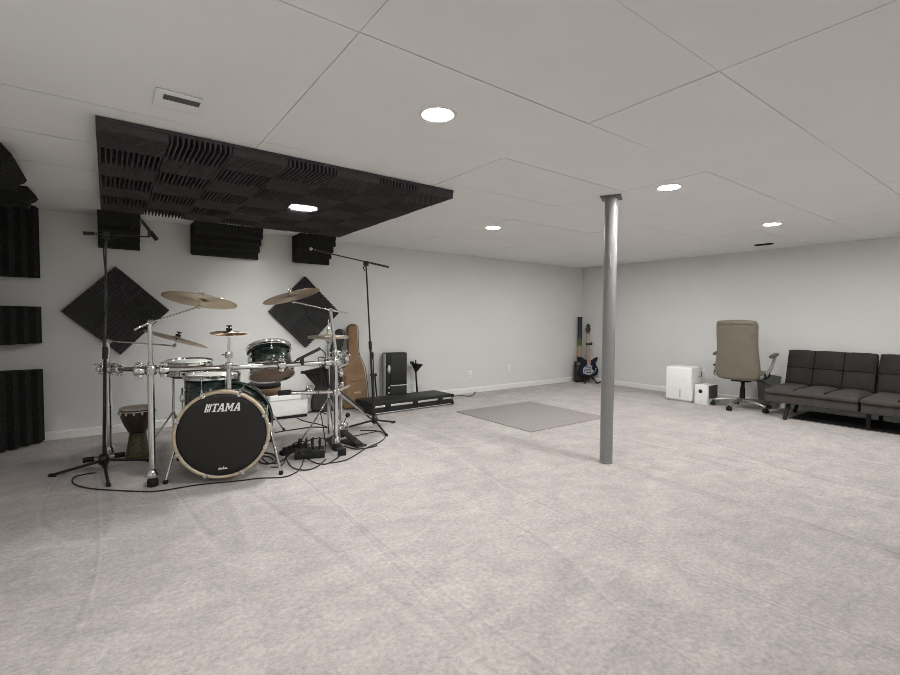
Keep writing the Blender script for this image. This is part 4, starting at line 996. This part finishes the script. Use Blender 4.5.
MB().lathe([(.036, .070), (.042, .078), (.042, .12), (.034, .135)], n=20).build('hub', M['chair_metal'], ch, local=True)
for k in range(5):
    an = math.radians(-22-90+15)+k*2*PI/5
    d = V((math.cos(an), math.sin(an), 0))
    lg = MB().tube([d*.02+V((0, 0, .10)), d*.12+V((0, 0, .112)), d*.25+V((0, 0, .095)), d*.335+V((0, 0, .070))], [.024, .021, .017, .014], 10, sub=1).build('leg', M['chair_metal'], ch, local=True)
    w = V((-d.y, d.x, 0)); cpos = d*.335+V((0, 0, .028)); q = MB()
    for s in (-1, 1): q.cyl(cpos+w*s*.008, cpos+w*s*.026, .027, n=16)
    q.cyl(cpos+V((0, 0, .01)), cpos+V((0, 0, .048)), .009, n=8)
    q.build('caster', M['rubber'], lg, local=True)
for s in (-1, 1):
    ar = MB().tube([(s*.25, -.20, .44), (s*.285, -.13, .46), (s*.315, -.02, .56), (s*.325, .06, .67), (s*.325, .10, .70)], [.022, .022, .018, .017, .016], 10, sub=2).build('armrest', M['chair_metal'], ch, local=True)
    rows = []
    for y, w, z, h_ in ((-.09, .02, .690, .012), (-.07, .034, .694, .022), (.05, .038, .712, .026), (.15, .034, .720, .022), (.175, .02, .716, .012)):
        rows.append([(s*.325+x_, y, z+z_) for x_, z_ in ((-w, -h_), (w, -h_), (w, h_), (-w, h_))])
    padded(rows, 'arm_pad', M['leather_dark'], ar)
    rows = []
    for y, w, z, h_ in ((-.18, .012, .445, .025), (-.14, .020, .45, .045), (-.02, .022, .46, .045), (.05, .012, .47, .02)):
        rows.append([(s*.285+x_, y, z+z_) for x_, z_ in ((-w, -h_), (w, -h_), (w, h_), (-w, h_))])
    padded(rows, 'arm_bracket', M['rubber'], ar)

# ---- waste bin between chair and sofa
wbn = thing('waste_bin', 'grey tapered bin standing between the office chair and the sofa', 'bin', (6.98, 2.46, 0))
MB().lathe([(0, .0), (.10, .0), (.105, .01), (.14, .40), (.146, .405), (.146, .42), (.134, .42), (.098, .02), (0, .02)], TM((6.985, 2.44, 0)), n=4, smooth=False).build('body', M['bin'], wbn)
MB().torus(.142, .006, TM((6.985, 2.44, .42)), n=4, m_=6).build('rim', M['bin'], wbn)

# ---- sofa: split-back futon along the right wall; built along world axes
SY0, SYM, SY1 = 2.245, 1.372, .50
so = thing('futon_sofa', 'dark taupe split-back futon sofa along the right wall', 'sofa', (6.72, 1.37, 0))
def cushion(x0, x1, y0, y1, z0, z1, nx, ny, T, name, mt, puff=.028, parent=None):
    """tufted slab in local (x, y) grid with thickness z, seams pulled in; nx, ny panels"""
    q = bmesh.new(); rx, ry = nx*6, ny*6; top = []; bot = []
    for i in range(rx+1):
        rt, rb = [], []
        for j in range(ry+1):
            u, v = i/rx, j/ry; x = x0+(x1-x0)*u; y = y0+(y1-y0)*v
            def seam(a, n):     # 0 on seams, 1 mid panel
                f = (a*n) % 1.0; return min(1, (4*f*(1-f)))**.38
            edge = min(1, min(u, 1-u)*nx*4)**.5*min(1, min(v, 1-v)*ny*4)**.5
            s_ = seam(u, nx)*seam(v, ny); inner = .55+.45*s_
            if u in (0, 1) or v in (0, 1): inner = .25
            rt.append(q.verts.new(T @ V((x, y, z1-puff+puff*inner)))); rb.append(q.verts.new(T @ V((x, y, z0))))
        top.append(rt); bot.append(rb)
    for i in range(rx):
        for j in range(ry):
            q.faces.new((top[i][j], top[i+1][j], top[i+1][j+1], top[i][j+1])); q.faces.new((bot[i][j+1], bot[i+1][j+1], bot[i+1][j], bot[i][j]))
    for i in range(rx):
        q.faces.new((bot[i][0], bot[i+1][0], top[i+1][0], top[i][0])); q.faces.new((top[i][ry], top[i+1][ry], bot[i+1][ry], bot[i][ry]))
    for j in range(ry):
        q.faces.new((top[0][j], top[0][j+1], bot[0][j+1], bot[0][j])); q.faces.new((bot[rx][j], bot[rx][j+1], top[rx][j+1], top[rx][j]))
    mb = MB(); mb.join(q, True); o = mb.build(name, mt, parent)
    md = o.modifiers.new('bevel', 'BEVEL'); md.width = .018; md.segments = 3; md.limit_method = 'ANGLE'; md.angle_limit = math.radians(50)
    return o
for (yA, yB) in ((SY0, SYM+.006), (SYM-.006, SY1)):
    yc = (yA+yB)/2; wd = abs(yA-yB)
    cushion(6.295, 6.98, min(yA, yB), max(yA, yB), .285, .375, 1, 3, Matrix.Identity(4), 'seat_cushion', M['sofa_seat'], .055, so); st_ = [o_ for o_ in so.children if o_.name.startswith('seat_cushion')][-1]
    for k in (1, 2): MB().tube([V((6.31+.66*i/8, yA+(yB-yA)*k/3, .353)) for i in range(9)], .005, 6).build('seam', M['seam_dark'], st_)
    MB().box((6.645, yc, .235), (.66, wd-.01, .10), bevel=.012).build('seat_frame', M['sofa_seat'], so)
    # reclined back
    th_ = math.radians(14)
    T = Matrix.Translation((6.935, yc, .335)) @ Matrix((V((0, 1, 0)), V((math.sin(th_), 0, math.cos(th_))), V((-math.cos(th_), 0, math.sin(th_))))).transposed().to_4x4()
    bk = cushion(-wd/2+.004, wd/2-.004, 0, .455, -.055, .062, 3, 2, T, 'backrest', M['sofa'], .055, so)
    W2 = wd/2-.004
    for k in (-1, 1): MB().tube([T @ V((k*W2/3, .012+.43*i/8, .0385 if i in (0, 8) else .0405)) for i in range(9)], .0052, 6).build('seam', M['seam_dark'], bk)
    MB().tube([T @ V((-W2*.97+W2*1.94*i/12, .2275, .0405)) for i in range(13)], .0052, 6).build('seam', M['seam_dark'], bk)
q = MB()
def splay(P0, P1, name='leg'):
    d = (P1-P0).normalized(); Rr = frame(P0-P1, V((1, 0, 0)))
    MB().box(tuple((P0+P1)/2), (.034, .034, (P0-P1).length), R=Rr, bevel=.004).build(name, M['rubber'], so)
splay(V((6.40, 2.02, .195)), V((6.33, 2.10, .006)).lerp(fl(785, 420), .9)+V((0, 0, .004)))
splay(V((6.41, SYM-.06, .195)), V((6.41, SYM-.06, .008)))
splay(V((6.88, SYM-.06, .195)), V((6.92, SYM-.06, .008)))
splay(V((6.86, 2.06, .195)), V((6.92, 2.12, .008)))
splay(V((6.40, .68, .195)), V((6.33, .62, .008)))
splay(V((6.86, .68, .195)), V((6.92, .62, .008)))
MB().box((6.40, 2.06, .190), (.05, .20, .018), bevel=.003).build('leg_plate', M['rubber'], so)

# ================================================================== WORLD AND VIEW
w = bpy.data.worlds.new('dim_world'); C.world = w; w.use_nodes = True
w.node_tree.nodes['Background'].inputs['Color'].default_value = (.5, .5, .5, 1); w.node_tree.nodes['Background'].inputs['Strength'].default_value = .05
C.cycles.filter_width = .9
vs = C.view_settings; vs.view_transform = 'Standard'; vs.look = 'None'; vs.gamma = 1; vs.use_curve_mapping = False; vs.exposure = .66
